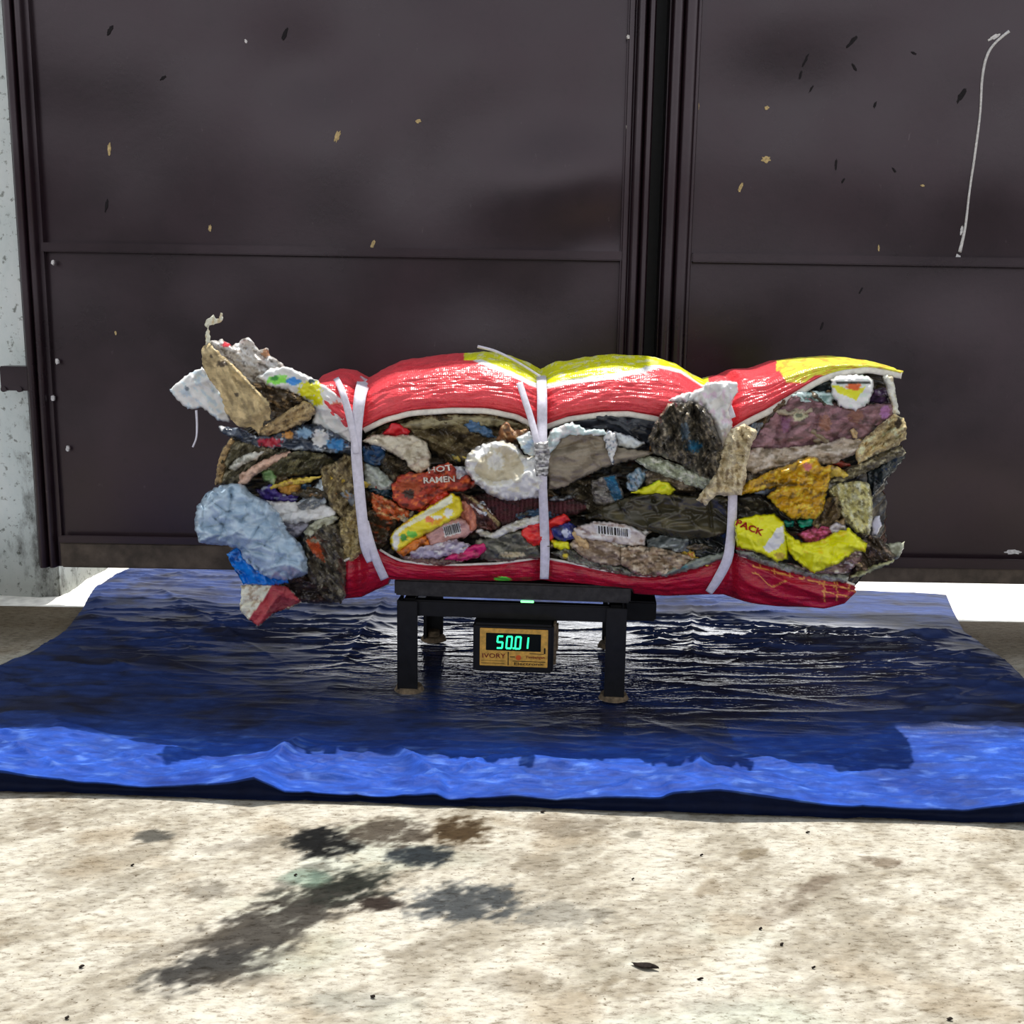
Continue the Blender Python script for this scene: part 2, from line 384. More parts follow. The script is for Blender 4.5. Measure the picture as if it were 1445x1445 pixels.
for i, (x, y, rx, ry, an) in enumerate([(1081,225,7,5,0),(1045,265,8,2.5,110),(1082,152,4,3,0),(985,150,5,2,90),(1302,262,3,2,0),(1240,350,5,1.5,90)]):
    blob_disc('paint_chip', x, y, rx, ry, an, chip_m, d2, 40+i)
for i, (x, y, rx, ry, an) in enumerate([(155,42,11,4,-60),(402,48,14,4,-70),(150,290,11,3,-80),(230,110,7,3,-40)]):
    blob_disc('scuff', x, y, rx, ry, an, scuff_m, d1, 60+i)
for i, (x, y, rx, ry, an) in enumerate([(1203,58,14,4,-50),(1206,95,8,3,60),(1357,134,17,5,-60),(1235,148,7,2.5,-70),(1137,85,13,2.5,-65),(1130,105,9,2.5,-75),(1180,232,10,2.5,-85),(1190,255,6,2,-60),(1145,125,8,2,-60),(1215,410,7,2,-60),(1262,240,6,2,60),(1290,75,6,2,30),(1160,460,8,2,-70)]):
    blob_disc('scuff', x, y, rx, ry, an, scuff_m, d2, 80+i)
def ribbon_px(name, path, widths, mat, parent=None, Yc=None, t=.0015, sub=6):
    """ribbon along (px,py,Y) points, width in px across the view"""
    P = np.array([p if len(p) == 3 else (p[0], p[1], Yc) for p in path], float); W = np.array(widths, float) if hasattr(widths, '__len__') else np.full(len(P), float(widths))
    T = np.linspace(0, len(P)-1, (len(P)-1)*sub+1); i = np.clip(T.astype(int), 0, len(P)-2); f = (T-i)[:, None]
    Pm = P[np.clip(i-1, 0, None)]; P1 = P[i]; P2 = P[i+1]; P3 = P[np.clip(i+2, None, len(P)-1)]
    Q = .5*((2*P1)+(-Pm+P2)*f+(2*Pm-5*P1+4*P2-P3)*f**2+(-Pm+3*P1-3*P2+P3)*f**3)
    w = np.interp(T, np.arange(len(P)), W)/2
    d = np.gradient(Q[:, :2], axis=0); d /= np.linalg.norm(d, axis=1)[:, None]+1e-6
    nn = np.stack([-d[:, 1], d[:, 0]], 1)
    rows = []
    for s in (-1, -.4, .4, 1):
        q = Q[:, :2]+nn*(w*s)[:, None]; rows.append(PY(q[:, 0], q[:, 1], Q[:, 2]+(.0012 if abs(s) == 1 else 0)))
    v = np.stack(rows, 1).reshape(-1, 3)
    o = mesh_obj(name, v, grid_faces(len(T), 4), mat, parent); thicken(o, t, 0); return o
drip_pts = [(1424,44),(1405,60),(1393,78),(1386,110),(1383,160),(1376,215),(1368,270),(1362,320),(1354,356)]
drip = ribbon_px('paint_drip', [(x, y, gate_y(float(PY(x, y, GY)[0]), float(PY(x, y, GY)[2]))-.0015) for x, y in drip_pts], [3,2,2.5,2,1.2,2,1.2,2,4], chip_w, d2, None, .003)
blob_disc('paint_drip', 1351, 366, 4, 9, 10, chip_w, d2, 15)
blob_disc('paint_drip', 1403, 52, 10, 3, -30, chip_w, d2, 5); blob_disc('paint_drip', 1357, 325, 7, 2, 100, chip_w, d2, 6)
for i, (x, y) in enumerate([(886,180),(887,207),(887,52)]): blob_disc('rivet', x, y, 3, 3, 0, chip_w, d1, 100+i)
for i, (x, y) in enumerate([(963,255),(957,385),(956,430)]): blob_disc('rivet', x, y, 3, 4, 0, chip_w, d2, 110+i)
for i, (x, y) in enumerate([(80,510),(74,562),(95,633),(74,370)]): blob_disc('rivet', x, y, 2.5, 4, 0, chip_w, d1, 120+i)
# bright opening low in the right leaf: an oval drain slot, its daylight painted as a pale plate
blob_disc('slot_daylight', 1430, 779, 14, 3.5, 0, chip_w, d2, 9)
child_fix(d1); child_fix(d2)

# ---- white pillar on the left
mw, n, l, b = node_mat('scuffed_white_plaster', .8, .3)
t = noise_node(n, l, 9, 9, .72, stretch=(1, 1, .45)); r = ramp(n, l, t.outputs[0], [(.34, tuple(s2l((120, 122, 120)))), (.47, tuple(s2l((228, 238, 238)))), (.7, tuple(s2l((244, 250, 250))))])
t2 = noise_node(n, l, 60, 4, .7); r2 = ramp(n, l, t2.outputs[0], [(.33, (.35, .35, .33)), (.42, (1, 1, 1))])
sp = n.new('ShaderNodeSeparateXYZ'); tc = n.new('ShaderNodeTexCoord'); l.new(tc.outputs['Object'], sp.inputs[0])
r3 = ramp(n, l, sp.outputs['Z'], [(.02, (.42, .40, .37)), (.20, (1, 1, 1))])      # darker towards the foot of the wall
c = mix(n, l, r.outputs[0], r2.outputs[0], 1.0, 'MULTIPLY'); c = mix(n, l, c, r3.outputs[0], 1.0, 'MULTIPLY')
l.new(c, b.inputs['Base Color']); bump(n, l, b, t2.outputs[0], .3, .003)
PYY = 2.365
xw = float(PY(83, 815, PYY)[0])
wlo = MB().box(-3.0, xw, PYY, PYY+.35, -.01, 2.3, .004).build('wall_left', mw); tag(wlo, kind='structure')

# ================================================================== TARPAULIN
A0 = G(0, 1120); A1 = G(1445, 1165)
def frontY(x): return A0[1] + (x-A0[0])*(A1[1]-A0[1])/(A1[0]-A0[0])
le = G(np.array([200,165,135,118,92,40,0,-120,-400]), np.array([796,812,836,862,893,925,942,985,1080]))
ri = G(np.array([1335,1345,1360,1390,1420,1445,1560,1800]), np.array([841,865,893,915,935,960,1020,1100]))
lip = np.array([(-300,1078,50),(0,1082,38),(110,1106,17),(155,1107,17),(209,1113,12),(284,1110,17),(344,1102,26),(379,1095,34),(408,1118,12),(528,1125,8),(618,1118,16),(633,1126,8),(720,1122,16),(785,1128,12),(850,1122,20),(926,1124,21),(940,1117,29),(996,1111,37),(1071,1123,28),(1146,1134,19),(1262,1143,14),(1347,1143,18),(1445,1130,35),(1700,1130,40)], float)
lipx = G(lip[:, 0], lip[:, 1])[:, 0]; liph = lip[:, 2]/1000.0
nv = 420; nu = 560
yfar_l = le[0][1]; yfar_r = ri[0][1]
tt = np.linspace(0, 1, nv); tt = np.concatenate([np.array([0, .001, .002, .0035]), np.linspace(.005, 1, nv-4)]); nv = len(tt)
uu = np.linspace(0, 1, nu)
Uu, Tt = np.meshgrid(uu, tt, indexing='ij')
# near to far
Ynear0 = 1.32
Yrow = Ynear0 + Tt*(np.where(True, yfar_l*(1-Uu)+yfar_r*Uu, 0)-Ynear0)
xl = np.interp(Yrow, le[::-1, 1], le[::-1, 0]); xr = np.interp(Yrow, ri[::-1, 1], ri[::-1, 0])
Xx = xl+(xr-xl)*Uu
Yy = Yrow + (frontY(Xx)-Ynear0)*np.clip(1-Tt*2.2, 0, 1)
Yf = frontY(Xx); dY = Yy-Yf
h = np.interp(Xx, lipx, liph)
prof = np.where(Tt < .0036, 0, np.exp(-np.clip(dY-.006, 0, 9)/.10))
lowrow = np.array([0, .3, .05, .75])
Z = .003 + h*prof*(1+.0*Xx)
lean = .004*prof
Yy = Yy - h*.25*prof
for j_, (oy, hz) in enumerate(((0, .0), (.010, .0), (.012, .35), (.003, .80))):
    Yy[:, j_] = Yf[:, j_]+oy; Z[:, j_] = .003+h[:, j_]*hz
# wrinkles, mostly running across the view
body = smooth(.01, .06, dY)
wr = 1-2*np.abs(fbm(Xx*3.0+.6*fbm(Xx*2, Yy*2, 4), Yy*15, 41, 3)); wr2 = 1-2*np.abs(fbm(Xx*6, Yy*30+2*Xx, 43, 3)); wr3 = fbm(Xx*16, Yy*40, 47, 3)
gl, g2 = worley(Xx*7+.4*fbm(Xx*6, Yy*6, 3), Yy*11, 5)
sparse = smooth(-.05, .30, fbm(Xx*2.6, Yy*5, 52, 3))
Z = Z + body*(.0060*np.clip(wr, 0, 1)**5 + .0035*sparse*np.clip(wr2, 0, 1)**5 + .0004*wr3 + .004*gl*(.5+.5*fbm(Xx*3, Yy*3, 8)) + .006*(fbm(Xx*1.6, Yy*2.6, 50)+.4))
# hem stretch: finer vertical puckers near the front strip
fs = np.exp(-((dY-.06)/.07)**2)
Z = Z + fs*(.0026*fbm(Xx*22, Yy*34, 61, 3)+.004*fbm(Xx*9, Yy*20, 62, 2)+.004*np.clip(1-2*np.abs(fbm(Xx*7+Yy*9, Yy*22-Xx*5, 66, 2)), 0, 1)**4)
def crease(pa, pb, hh, wd):
    global Z
    a_ = G(*pa); b2 = G(*pb); d = (b2-a_)[:2]; L = np.linalg.norm(d); d = d/L
    rx = Xx-a_[0]; ry = Yy-a_[1]; s = rx*d[0]+ry*d[1]; q = np.abs(-rx*d[1]+ry*d[0])
    Z = Z + hh*np.exp(-(q/wd)**1.2)*smooth(-.05, .05, s)*smooth(L+.05, L-.05, s)*body
crease((975, 860), (985, 1110), .006, .010); crease((545, 850), (425, 1030), .006, .010)
crease((720, 1086), (960, 1105), .009, .012); crease((880, 1010), (1130, 1100), .008, .010); crease((0, 1045), (240, 1062), .006, .02)
crease((1000, 1010), (1445, 1008), .007, .012); crease((1060, 905), (1330, 915), .007, .012); crease((900, 960), (1200, 1000), .006, .010)
crease((385, 1096), (430, 1040), .014, .012); crease((620, 1118), (560, 1062), .008, .012); crease((980, 1110), (1010, 1060), .008, .014)
crease((1335, 900), (1260, 905), .012, .012); crease((90, 1000), (400, 985), .006, .012); crease((1130, 1075), (1230, 1050), .006, .01)
rc = random.Random(12)
for i_ in range(70):
    u_ = rc.uniform(-60, 1480); v_ = rc.uniform(870, 1100); L_ = rc.uniform(60, 260); sl_ = rc.gauss(0, .10)
    front_ = v_ > 1040
    crease((u_-L_/2, v_-sl_*L_), (u_+L_/2, v_+sl_*L_), rc.uniform(.002, .005) if front_ else rc.uniform(.0015, .0035), rc.uniform(.003, .006))
for i_ in range(26):
    u_ = rc.uniform(0, 1445); v_ = rc.uniform(1058, 1098); L_ = rc.uniform(20, 70)
    crease((u_, v_), (u_+L_*rc.choice((-1, 1)), v_+rc.uniform(8, 26)), rc.uniform(.002, .005), .004)
# the smooth flap at the far right corner and rise of the far left corner
flap = smooth(.55, .66, (Xx+.0)/1.0)*smooth(2.15, 2.22, Yy)
Z = Z*(1-flap*.8)+.004*flap
ed = np.minimum(smooth(0, .03, Xx-xl), smooth(0, .03, xr-Xx))
Z = np.where(dY > .05, .002+(Z-.002)*(.35+.65*ed), Z)
Z = np.maximum(Z, .0015)
Z = Z + .010*smooth(-.6, -.8, Xx)*np.exp(-((Yy-2.35)/.12)**2)
calm = 1-.78*smooth(.75, .5, np.abs(Xx-.05))*smooth(2.08, 1.85, Yy)*smooth(.12, .25, dY); Z = .003+(Z-.003)*np.where(dY > .1, calm, 1)
pad = smooth(.30, .22, np.abs(Xx))*smooth(.30, .22, np.abs(Yy-1.89)); Z = Z*(1-pad*.75)+.003*pad*.75
lc = (38, 76, 168); dk = (26, 32, 74)
g1 = smooth(-.1, .45, fbm(Xx*4, Yy*7, 71, 5))[..., None]; gg = smooth(.0, .4, fbm(Xx*11, Yy*22, 75, 4))[..., None]
back = smooth(1.62, 1.50, Yy-.05*fbm(Xx*4, Yy*3, 77, 3)-.05*(Xx > .35))[..., None]      # weight of the sunlit strip; behind it the gate's shade is painted
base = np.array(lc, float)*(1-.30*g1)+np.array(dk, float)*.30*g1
shade_dirtc = np.array([38, 36, 46.])
grime = np.clip(.52+.30*g1+.25*gg, 0, .93)*(1-back)+.14*gg*back  # heavier grime behind the strip deepens the gate's shade in the colour
colt = base*(1-grime)+shade_dirtc*grime
sc1 = smooth(.12, .42, fbm(Xx*24, Yy*60, 81, 4))[..., None]*back*.40; colt = colt*(1-sc1)+np.array([120, 150, 215.])*sc1  # pale scuffs and sheen painted on the sunlit strip only
sc2 = smooth(.05, .4, fbm(Xx*8+3, Yy*26, 83, 4))[..., None]*.35; colt = colt*(1-sc2)+np.array([22, 40, 110.])*sc2*back+colt*sc2*(1-back)
colt[:, :4] = np.array([13, 22, 50.])      # shade under the lifted hem, painted into the lowest rows
mt, n, l, b = node_mat('blue_tarpaulin', .3, .5)
at = n.new('ShaderNodeAttribute'); at.attribute_name = 'Col'
t = noise_node(n, l, 30, 8, .7, stretch=(1, 2.2, 1)); r = ramp(n, l, t.outputs[0], [(.30, (.62, .62, .66)), (.55, (1, 1, 1)), (.75, (1.6, 1.6, 1.5))])
c = mix(n, l, at.outputs['Color'], r.outputs[0], 1.0, 'MULTIPLY'); l.new(c, b.inputs['Base Color'])
aw = n.new('ShaderNodeAttribute'); aw.attribute_name = 'wet'
rr = ramp(n, l, aw.outputs['Fac'], [(.0, (.60,)*3), (1.0, (.07,)*3)]); l.new(rr.outputs[0], b.inputs['Roughness'])
rs_ = ramp(n, l, aw.outputs['Fac'], [(.0, (.10,)*3), (1.0, (.60,)*3)]); l.new(rs_.outputs[0], b.inputs['Specular IOR Level'])
tb = noise_node(n, l, 22, 4, .6, stretch=(1, 2.5, 1)); ab = n.new('ShaderNodeMath'); ab.operation = 'SUBTRACT'; ab.inputs[1].default_value = .5; l.new(tb.outputs[0], ab.inputs[0])
ac = n.new('ShaderNodeMath'); ac.operation = 'ABSOLUTE'; l.new(ab.outputs[0], ac.inputs[0]); pv = bump(n, l, b, ac.outputs[0], .12, .02)
tc = n.new('ShaderNodeTexCoord')
for d in ('X', 'Y'):
    w = n.new('ShaderNodeTexWave'); w.bands_direction = d; w.inputs['Scale'].default_value = 60; w.inputs['Distortion'].default_value = .4
    l.new(tc.outputs['Object'], w.inputs['Vector']); pv = bump(n, l, b, w.outputs['Fac'], .06, .0008, pv)
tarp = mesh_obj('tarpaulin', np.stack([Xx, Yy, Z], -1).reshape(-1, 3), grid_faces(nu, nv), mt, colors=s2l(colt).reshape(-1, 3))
wet = smooth(1.35, .6, np.hypot((Xx-.22)/.62, (Yy-1.98)/.40)+.25*fbm(Xx*5, Yy*9, 88, 3))*smooth(2.27, 2.18, Yy)   # wet, shiny patch round the scale
wa = tarp.data.attributes.new('wet', 'FLOAT', 'POINT'); wa.data.foreach_set('value', wet.ravel())
tag(tarp, 'large wrinkled blue plastic tarpaulin spread on the floor under the scale', 'tarpaulin')

# ================================================================== PLATFORM SCALE
SY = 1.885; RZ = math.radians(4)
SZ = .007
SX = .013
sc = empty('platform_scale', (SX, SY, SZ), -RZ)
tag(sc, 'black steel platform scale with green digital readout standing on the blue tarpaulin', 'scale')
hw = .198; hd = .165
ztopw = float(PY(722, 823, SY-hd)[2]); ztop = ztopw-SZ; zpl = float(PY(722, 846, SY-hd)[2])-SZ
lx = .176; 
MB().box(-hw, hw, -hd, hd, zpl, ztop, .003).build('platform', M['black2'], sc)
fr = MB()
z1 = zpl-.010; z0 = z1-.028
fr.box(-lx+.01, lx-.01, -hd+.012, -hd+.030, z0, z1, .002).box(-lx+.01, lx-.01, hd-.030, hd-.012, z0, z1, .002)
fr.box(-lx-.01, -lx+.012, -hd+.02, hd-.02, z0, z1, .002).box(lx-.012, lx+.01, -hd+.02, hd-.02, z0, z1, .002)
fr.build('frame', M['black'], sc)
lc_ = MB(); lc_.box(-.06, .06, -.02, .02, z1-.002, zpl+.002, .002); lc_.box(-.10, -.07, -.10, .10, z1-.002, zpl+.001); lc_.box(.07, .10, -.10, .10, z1-.002, zpl+.001); lc_.build('load_cell', M['black'], sc)
for sx in (-1, 1):
    for sy in (-1, 1):
        cx, cy = sx*lx, sy*(hd-.020)
        m_ = MB(); m_.box(cx-.017, cx+.017, cy-(.018 if sy < 0 else -.014), cy-(.014 if sy < 0 else -.018), .010, z1, .001)
        m_.box(cx-sx*(-.013), cx+sx*.017, cy-.017, cy+.017, .010, z1, .001)
        lg = m_.build('leg', M['black'], sc)
        ft = MB(); ft.cyl((cx, cy, .003), (cx, cy, .011), .026, 20, .022); ft.cyl((cx, cy, .010), (cx, cy, .022), .012, 12); ft.build('foot', M['rust'], lg)
jz1 = float(PY(905, 839, 1.95)[2])-SZ; jz0 = float(PY(905, 866, 1.95)[2])-SZ; jx = float(PY(920, 850, 1.95)[0])-SX
MB().box(hw-.03, jx, .03, hd-.01, jz0, jz1, .003).build('junction_box', M['black'], sc)
# readout box
byw = SY-hd-.012
def sl(px, py, Yw=None):      # a point of the readout face in scale coordinates
    p = PY(px, py, byw if Yw is None else Yw); v = sc_inv @ Vector(p); return v
sc_inv = (Matrix.Translation((SX, SY, SZ)) @ Matrix.Rotation(-RZ, 4, 'Z')).inverted()
a_ = sl(667, 947); b2 = sl(782, 881); fy = a_.y
bx0, bx1, bz0, bz1 = a_.x, b2.x, a_.z, b2.z
ind = MB().box(bx0, bx1, fy, fy+.055, bz0, bz1, .004).build('readout_box', M['black'], sc)
MB().box(bx1-.001, bx1+.004, fy+.012, fy+.045, bz0+.012, bz1, .001).box(bx1+.004, bx1+.007, fy+.02, fy+.036, bz0+.035, bz1-.004, .001).build('side_bracket', M['rust'], ind)
my = plain('yellow_brushed_faceplate', (215, 165, 70), .4, .5, 120, .25, .1)
mdk = plain('dark_display_window', (4, 12, 11), .5, .15, 20, .1, 0)
mred = plain('dark_red_print', (120, 25, 25), .6, .3, 30, .1, 0); mblk = plain('black_print', (25, 18, 12), .6, .3, 30, .1, 0)
mwh = plain('white_print', (230, 225, 215), .6, .3, 30, .1, 0)
mem, n, l, b = node_mat('green_segments', .4); b.inputs['Base Color'].default_value = (.02, .3, .15, 1)
b.inputs['Emission Color'].default_value = (.02, 1.0, .33, 1); b.inputs['Emission Strength'].default_value = 1.7
def spx(px, py): v = sl(px, py); return v.x, v.z
x0, z0_ = spx(677, 938); x1, z1_ = spx(774, 887)
fp = MB().box(x0, x1, fy-.0022, fy+.001, z0_, z1_, .0006).build('faceplate', my, ind)
x0, z0_ = spx(686, 916); x1, z1_ = spx(764, 893)
MB().box(x0, x1, fy-.0030, fy-.001, z0_, z1_, .0003).build('display', mdk, ind)
seg = MB()
def digit(cx, cy, w, h, on, sk=1.5):
    t = 2.3
    def bar(xa, ya, xb, yb):
        k = lambda y: -(y-cy)*sk/h
        P = []
        if ya == yb: q = [(xa, ya-t/2), (xb, ya-t/2), (xb, ya+t/2), (xa, ya+t/2)]
        else: q = [(xa-t/2, ya), (xa+t/2, ya), (xa+t/2, yb), (xa-t/2, yb)]
        P = [spx(x+k(y), y) for x, y in q]
        i = len(seg.v)
        seg.v.extend([(x, fy-.0036, z) for x, z in P]+[(x, fy-.0028, z) for x, z in P])
        seg.f.extend([[i, i+1, i+2, i+3], [i, i+4, i+5, i+1], [i+1, i+5, i+6, i+2], [i+2, i+6, i+7, i+3], [i+3, i+7, i+4, i]])
    L, R, T, B, C = cx-w/2, cx+w/2, cy-h/2, cy+h/2, cy
    if 'a' in on: bar(L, T, R, T)
    if 'g' in on: bar(L, C, R, C)
    if 'd' in on: bar(L, B, R, B)
    if 'f' in on: bar(L, T, L, C)
    if 'b' in on: bar(R, T, R, C)
    if 'e' in on: bar(L, C, L, B)
    if 'c' in on: bar(R, C, R, B)
digit(706, 904.5, 7.5, 16.5, 'afgcd'); digit(719, 904.7, 7, 16.5, 'abcdef'); digit(731.5, 905, 7, 16.5, 'abcdef'); digit(742, 905, 7, 15.5, 'bc')
i = len(seg.v); P = [spx(x, y) for x, y in ((724, 911.5), (726.5, 911.5), (726.5, 914), (724, 914))]
seg.v.extend([(x, fy-.0036, z) for x, z in P]); seg.f.append([i, i+1, i+2, i+3])
sg = seg.build('lit_digits', mem, ind); sg['label'] = 'green lit digits'
def text_tris(s, size_px, bold=0.0):
    cu = bpy.data.curves.new('t', 'FONT'); cu.body = s; cu.size = 1.0; cu.offset = bold; cu.resolution_u = 2
    o = bpy.data.objects.new('t', cu); COL.objects.link(o)
    dg = bpy.context.evaluated_depsgraph_get(); me = bpy.data.meshes.new_from_object(o.evaluated_get(dg))
    bm = bmesh.new(); bm.from_mesh(me); bmesh.ops.triangulate(bm, faces=bm.faces[:])
    bmesh.ops.subdivide_edges(bm, edges=[e for e in bm.edges if e.calc_length() > .25], cuts=1, use_grid_fill=False); bmesh.ops.triangulate(bm, faces=bm.faces[:])
    v = np.array([p.co[:2] for p in bm.verts]); f = [[q.index for q in p.verts] for p in bm.faces]; bm.free()
    bpy.data.objects.remove(o); bpy.data.curves.remove(cu); bpy.data.meshes.remove(me)
    return v, f
def plate_text(s, px, py, wpx, hpx, mat):
    v, f = text_tris(s, 1, .01); v = v-v.min(0); v = v/v.max(0)
    P = [spx(px+wpx*a, py-hpx*b) for a, b in v]
    mesh_obj('printed_text', [(x, fy-.0030, z) for x, z in P], f, mat, ind, smooth_=False)
plate_text('IVORY', 681, 927, 33, 6.5, mred)
pr = MB()
def pbar(xa, ya, xb, yb):
    x0, z1 = spx(xa, ya); x1, z0 = spx(xb, yb); pr.box(x0, x1, fy-.0028, fy-.001, z0, z1)
pbar(717, 918, 718, 937); pbar(679, 930.5, 714, 931.3); pbar(679, 934, 712, 935); pbar(724, 930.5, 770, 932); pbar(748, 919.8, 768, 920.8)
pbar(720, 924.5, 727, 925.6); pbar(768, 912, 770, 920)
pr.build('printed_lines', mblk, ind)
plate_text('Timbangan', 742, 928, 27, 5, mred)
plate_text('Electronic', 726, 936.5, 42, 4, mblk)
ob = MB(); xa, za = spx(732, 926); ob.cyl((xa, fy-.0027, za), (xa, fy-.001, za), .0045, 14); ob.build('printed_dot', plain('orange_print', (215, 95, 40), .5, .3, 30, .1, 0), ind)
mglow, n, l, b = node_mat('green_glow', .4); b.inputs['Emission Color'].default_value = (.1, 1, .2, 1); b.inputs['Emission Strength'].default_value = 1.5
q = sc_inv @ Vector(PY(744, 849, SY-hd)); MB().box(q.x-.011, q.x+.011, q.y-.002, q.y+.003, q.z-.0016, q.z+.0016, .0005).build('green_glow_bar', mglow, sc)  # small glowing green bar at the platform's front edge

# ================================================================== BALE
def z1_(x, y): return 230+x/4.817, 430+y/4.817
def z2_(x, y): return 260+x/4.817, 630+y/4.817
def z3_(x, y): return 480+x/4.661, 480+y/4.661
def z4_(x, y): return 490+x/4.817, 620+y/4.817
def z5_(x, y): return 750+x/4.661, 490+y/4.661
def z6_(x, y): return 750+x/4.661, 640+y/4.661
def z7_(x, y): return 980+x/4.661, 490+y/4.661
def z8_(x, y): return 980+x/4.661, 630+y/4.661
ZM = {1: z1_, 2: z2_, 3: z3_, 4: z4_, 5: z5_, 6: z6_, 7: z7_, 8: z8_}
GAIN = 1.62
def alb(c): return np.clip(s2l(c)*GAIN, 0, .86)
BF = 1.705                                   # front of the bale
topc = np.array([(430,560),(445,540),(470,530),(490,532),(511,545),(530,532),(560,519),(620,510),(680,505),(720,510),(745,522),(764,533),(785,522),(830,513),(870,510),(930,513),(960,521),(985,538),(1000,545),(1030,540),(1045,531),(1080,528),(1110,518),(1150,513),(1200,512),(1240,516),(1272,524)], float)
hemc = np.array([(430,556),(445,560),(470,590),(490,606),(511,607),(540,592),(580,581),(640,577),(690,578),(730,587),(762,604),(800,590),(850,583),(885,582),(920,588),(950,595),(1000,612),(1034,606),(1060,590),(1077,583),(1117,559),(1156,535),(1186,525),(1227,520),(1272,528)], float)
bhem = np.array([(430,805),(470,800),(490,789),(509,782),(535,775),(560,790),(600,796),(650,797),(700,795),(750,789),(766,787),(800,793),(850,804),(900,812),(920,813),(970,802),(1020,785),(1036,780),(1060,789),(1100,800),(1150,812),(1190,820),(1207,826)], float)
botc = np.array([(430,838),(470,846),(510,842),(530,832),(548,824),(600,823),(700,823),(765,824),(800,829),(880,836),(940,840),(1000,838),(1020,838),(1050,848),(1100,855),(1160,857),(1190,850),(1207,834)], float)
def cinch(px):
    return sum(np.exp(-((px-c)/9.0)**2) for c in (508, 765, 1031))
def spline_rows(knots, t):
    """knots: list of (N,3) arrays -> points at parameter t along a catmull rom curve"""
    K = np.stack(knots, 1); m = K.shape[1]; out = []
    for s in t:
        q = s*(m-1); i = min(int(q), m-2); f = q-i
        p0 = K[:, max(i-1, 0)]; p1 = K[:, i]; p2 = K[:, i+1]; p3 = K[:, min(i+2, m-1)]
        out.append(.5*((2*p1)+(-p0+p2)*f+(2*p0-5*p1+4*p2-p3)*f**2+(-p0+3*p1-3*p2+p3)*f**3))
    return np.stack(out, 1)
# --- core mass of compacted film
def core():
    px = np.linspace(326, 1248, 330); N = len(px)
    ty = np.interp(px, np.concatenate([[300, 326, 360, 400], topc[:, 0]]), np.concatenate([[640, 620, 600, 590], topc[:, 1]+12]))
    by = np.interp(px, np.concatenate([[300, 326, 400, 430], botc[1:, 0], [1250]]), np.concatenate([[740, 790, 812, 825], botc[1:, 1]-10, [770]]))
    ci = cinch(px)
    endl = smooth(326, 345, px)*smooth(1248, 1215, px)
    f = BF+.045+.02*ci+.06*(1-endl)
    k = [PY(px, by, f+.05), PY(px, by-16, f+.008), PY(px, by*.62+ty*.38, f), PY(px, by*.38+ty*.62, f), PY(px, ty+18, f+.008), PY(px, ty, f+.06)]
    tb_ = k[-1].copy(); tb_[:, 1] = 2.02; mb = (k[0]+k[-1])/2; mb[:, 1] = 2.10-.04*(1-endl); bb = k[0].copy(); bb[:, 1] = 2.02
    k += [tb_, mb, bb, k[0]]
    t = np.linspace(0, 1, 260); R = spline_rows(k, t)
    pu = px[:, None]+0*t; tv = 0*px[:, None]+t*1400
    cr = crumple(pu, tv, 91, 26, 4, 4.0); lay = fbm(pu/90, tv/7+fbm(pu/60, tv/60, 7)*6, 93, 3)
    R[..., 1] += np.where(t < .55, -1, 1)*(.016*cr+.012*lay)
    c1 = fbm(pu/38, tv/11, 101, 4)[..., None]; c2 = fbm(pu/20+9, tv/8, 103, 4)[..., None]
    C = np.array([38, 34, 28.])+0*c1
    for (cc, th_, src) in (((92, 84, 66), .08, c1), ((24, 24, 28), .05, -c1), ((120, 112, 96), .22, c2), ((60, 66, 74), .2, -c2), ((96, 60, 44), .34, c1)):
        k_ = smooth(th_, th_+.08, src); C = C*(1-k_)+np.array(cc, float)*k_
    def cap(R, C, e, sg):
        ring = R[e]; cen = ring.mean(0); rows = []; cr_ = []
        for r in np.linspace(0, .975, 36):
            q = cen+(ring-cen)*r; k = (1-r**3)
            q[:, 0] += sg*(.006*k + .016*k*fbm(q[:, 1]*22, q[:, 2]*55, 201, 3)+.008*crumple(q[:, 1]*900, q[:, 2]*900, 203, 26, 4, 3)*min(1, k*3))
            rows.append(q); c1 = fbm(q[:, 1]*20, q[:, 2]*70, 205, 3)[:, None]; c2 = fbm(q[:, 1]*30+4, q[:, 2]*60, 207, 3)[:, None]
            cc = np.array([60, 52, 42.])+0*c1; k2 = smooth(.05, .12, c1); cc = cc*(1-k2)+np.array([104, 94, 76.])*k2; k3 = smooth(.12, .2, c2); cc = cc*(1-k3)+np.array([84, 46, 40.])*k3; k4 = smooth(.1, .18, -c2); cc = cc*(1-k4)+np.array([110, 112, 112.])*k4
            cr_.append(cc)
        return np.stack(rows), np.stack(cr_)
    a_, ca = cap(R, C, 0, -1); b_, cb = cap(R, C, -1, 1)
    R = np.concatenate([a_, R, b_[::-1]]); C = np.concatenate([ca, C, cb[::-1]])
    v = R.reshape(-1, 3); fcs = grid_faces(len(R), len(t)); C = C.reshape(-1, 3)
    o = mesh_obj('compacted_plastic', v, fcs, M['filmd'], colors=alb(C))
    tag(o, 'dark compacted layers of plastic film filling the inside of the bale', 'plastic waste', kind='stuff')
core()
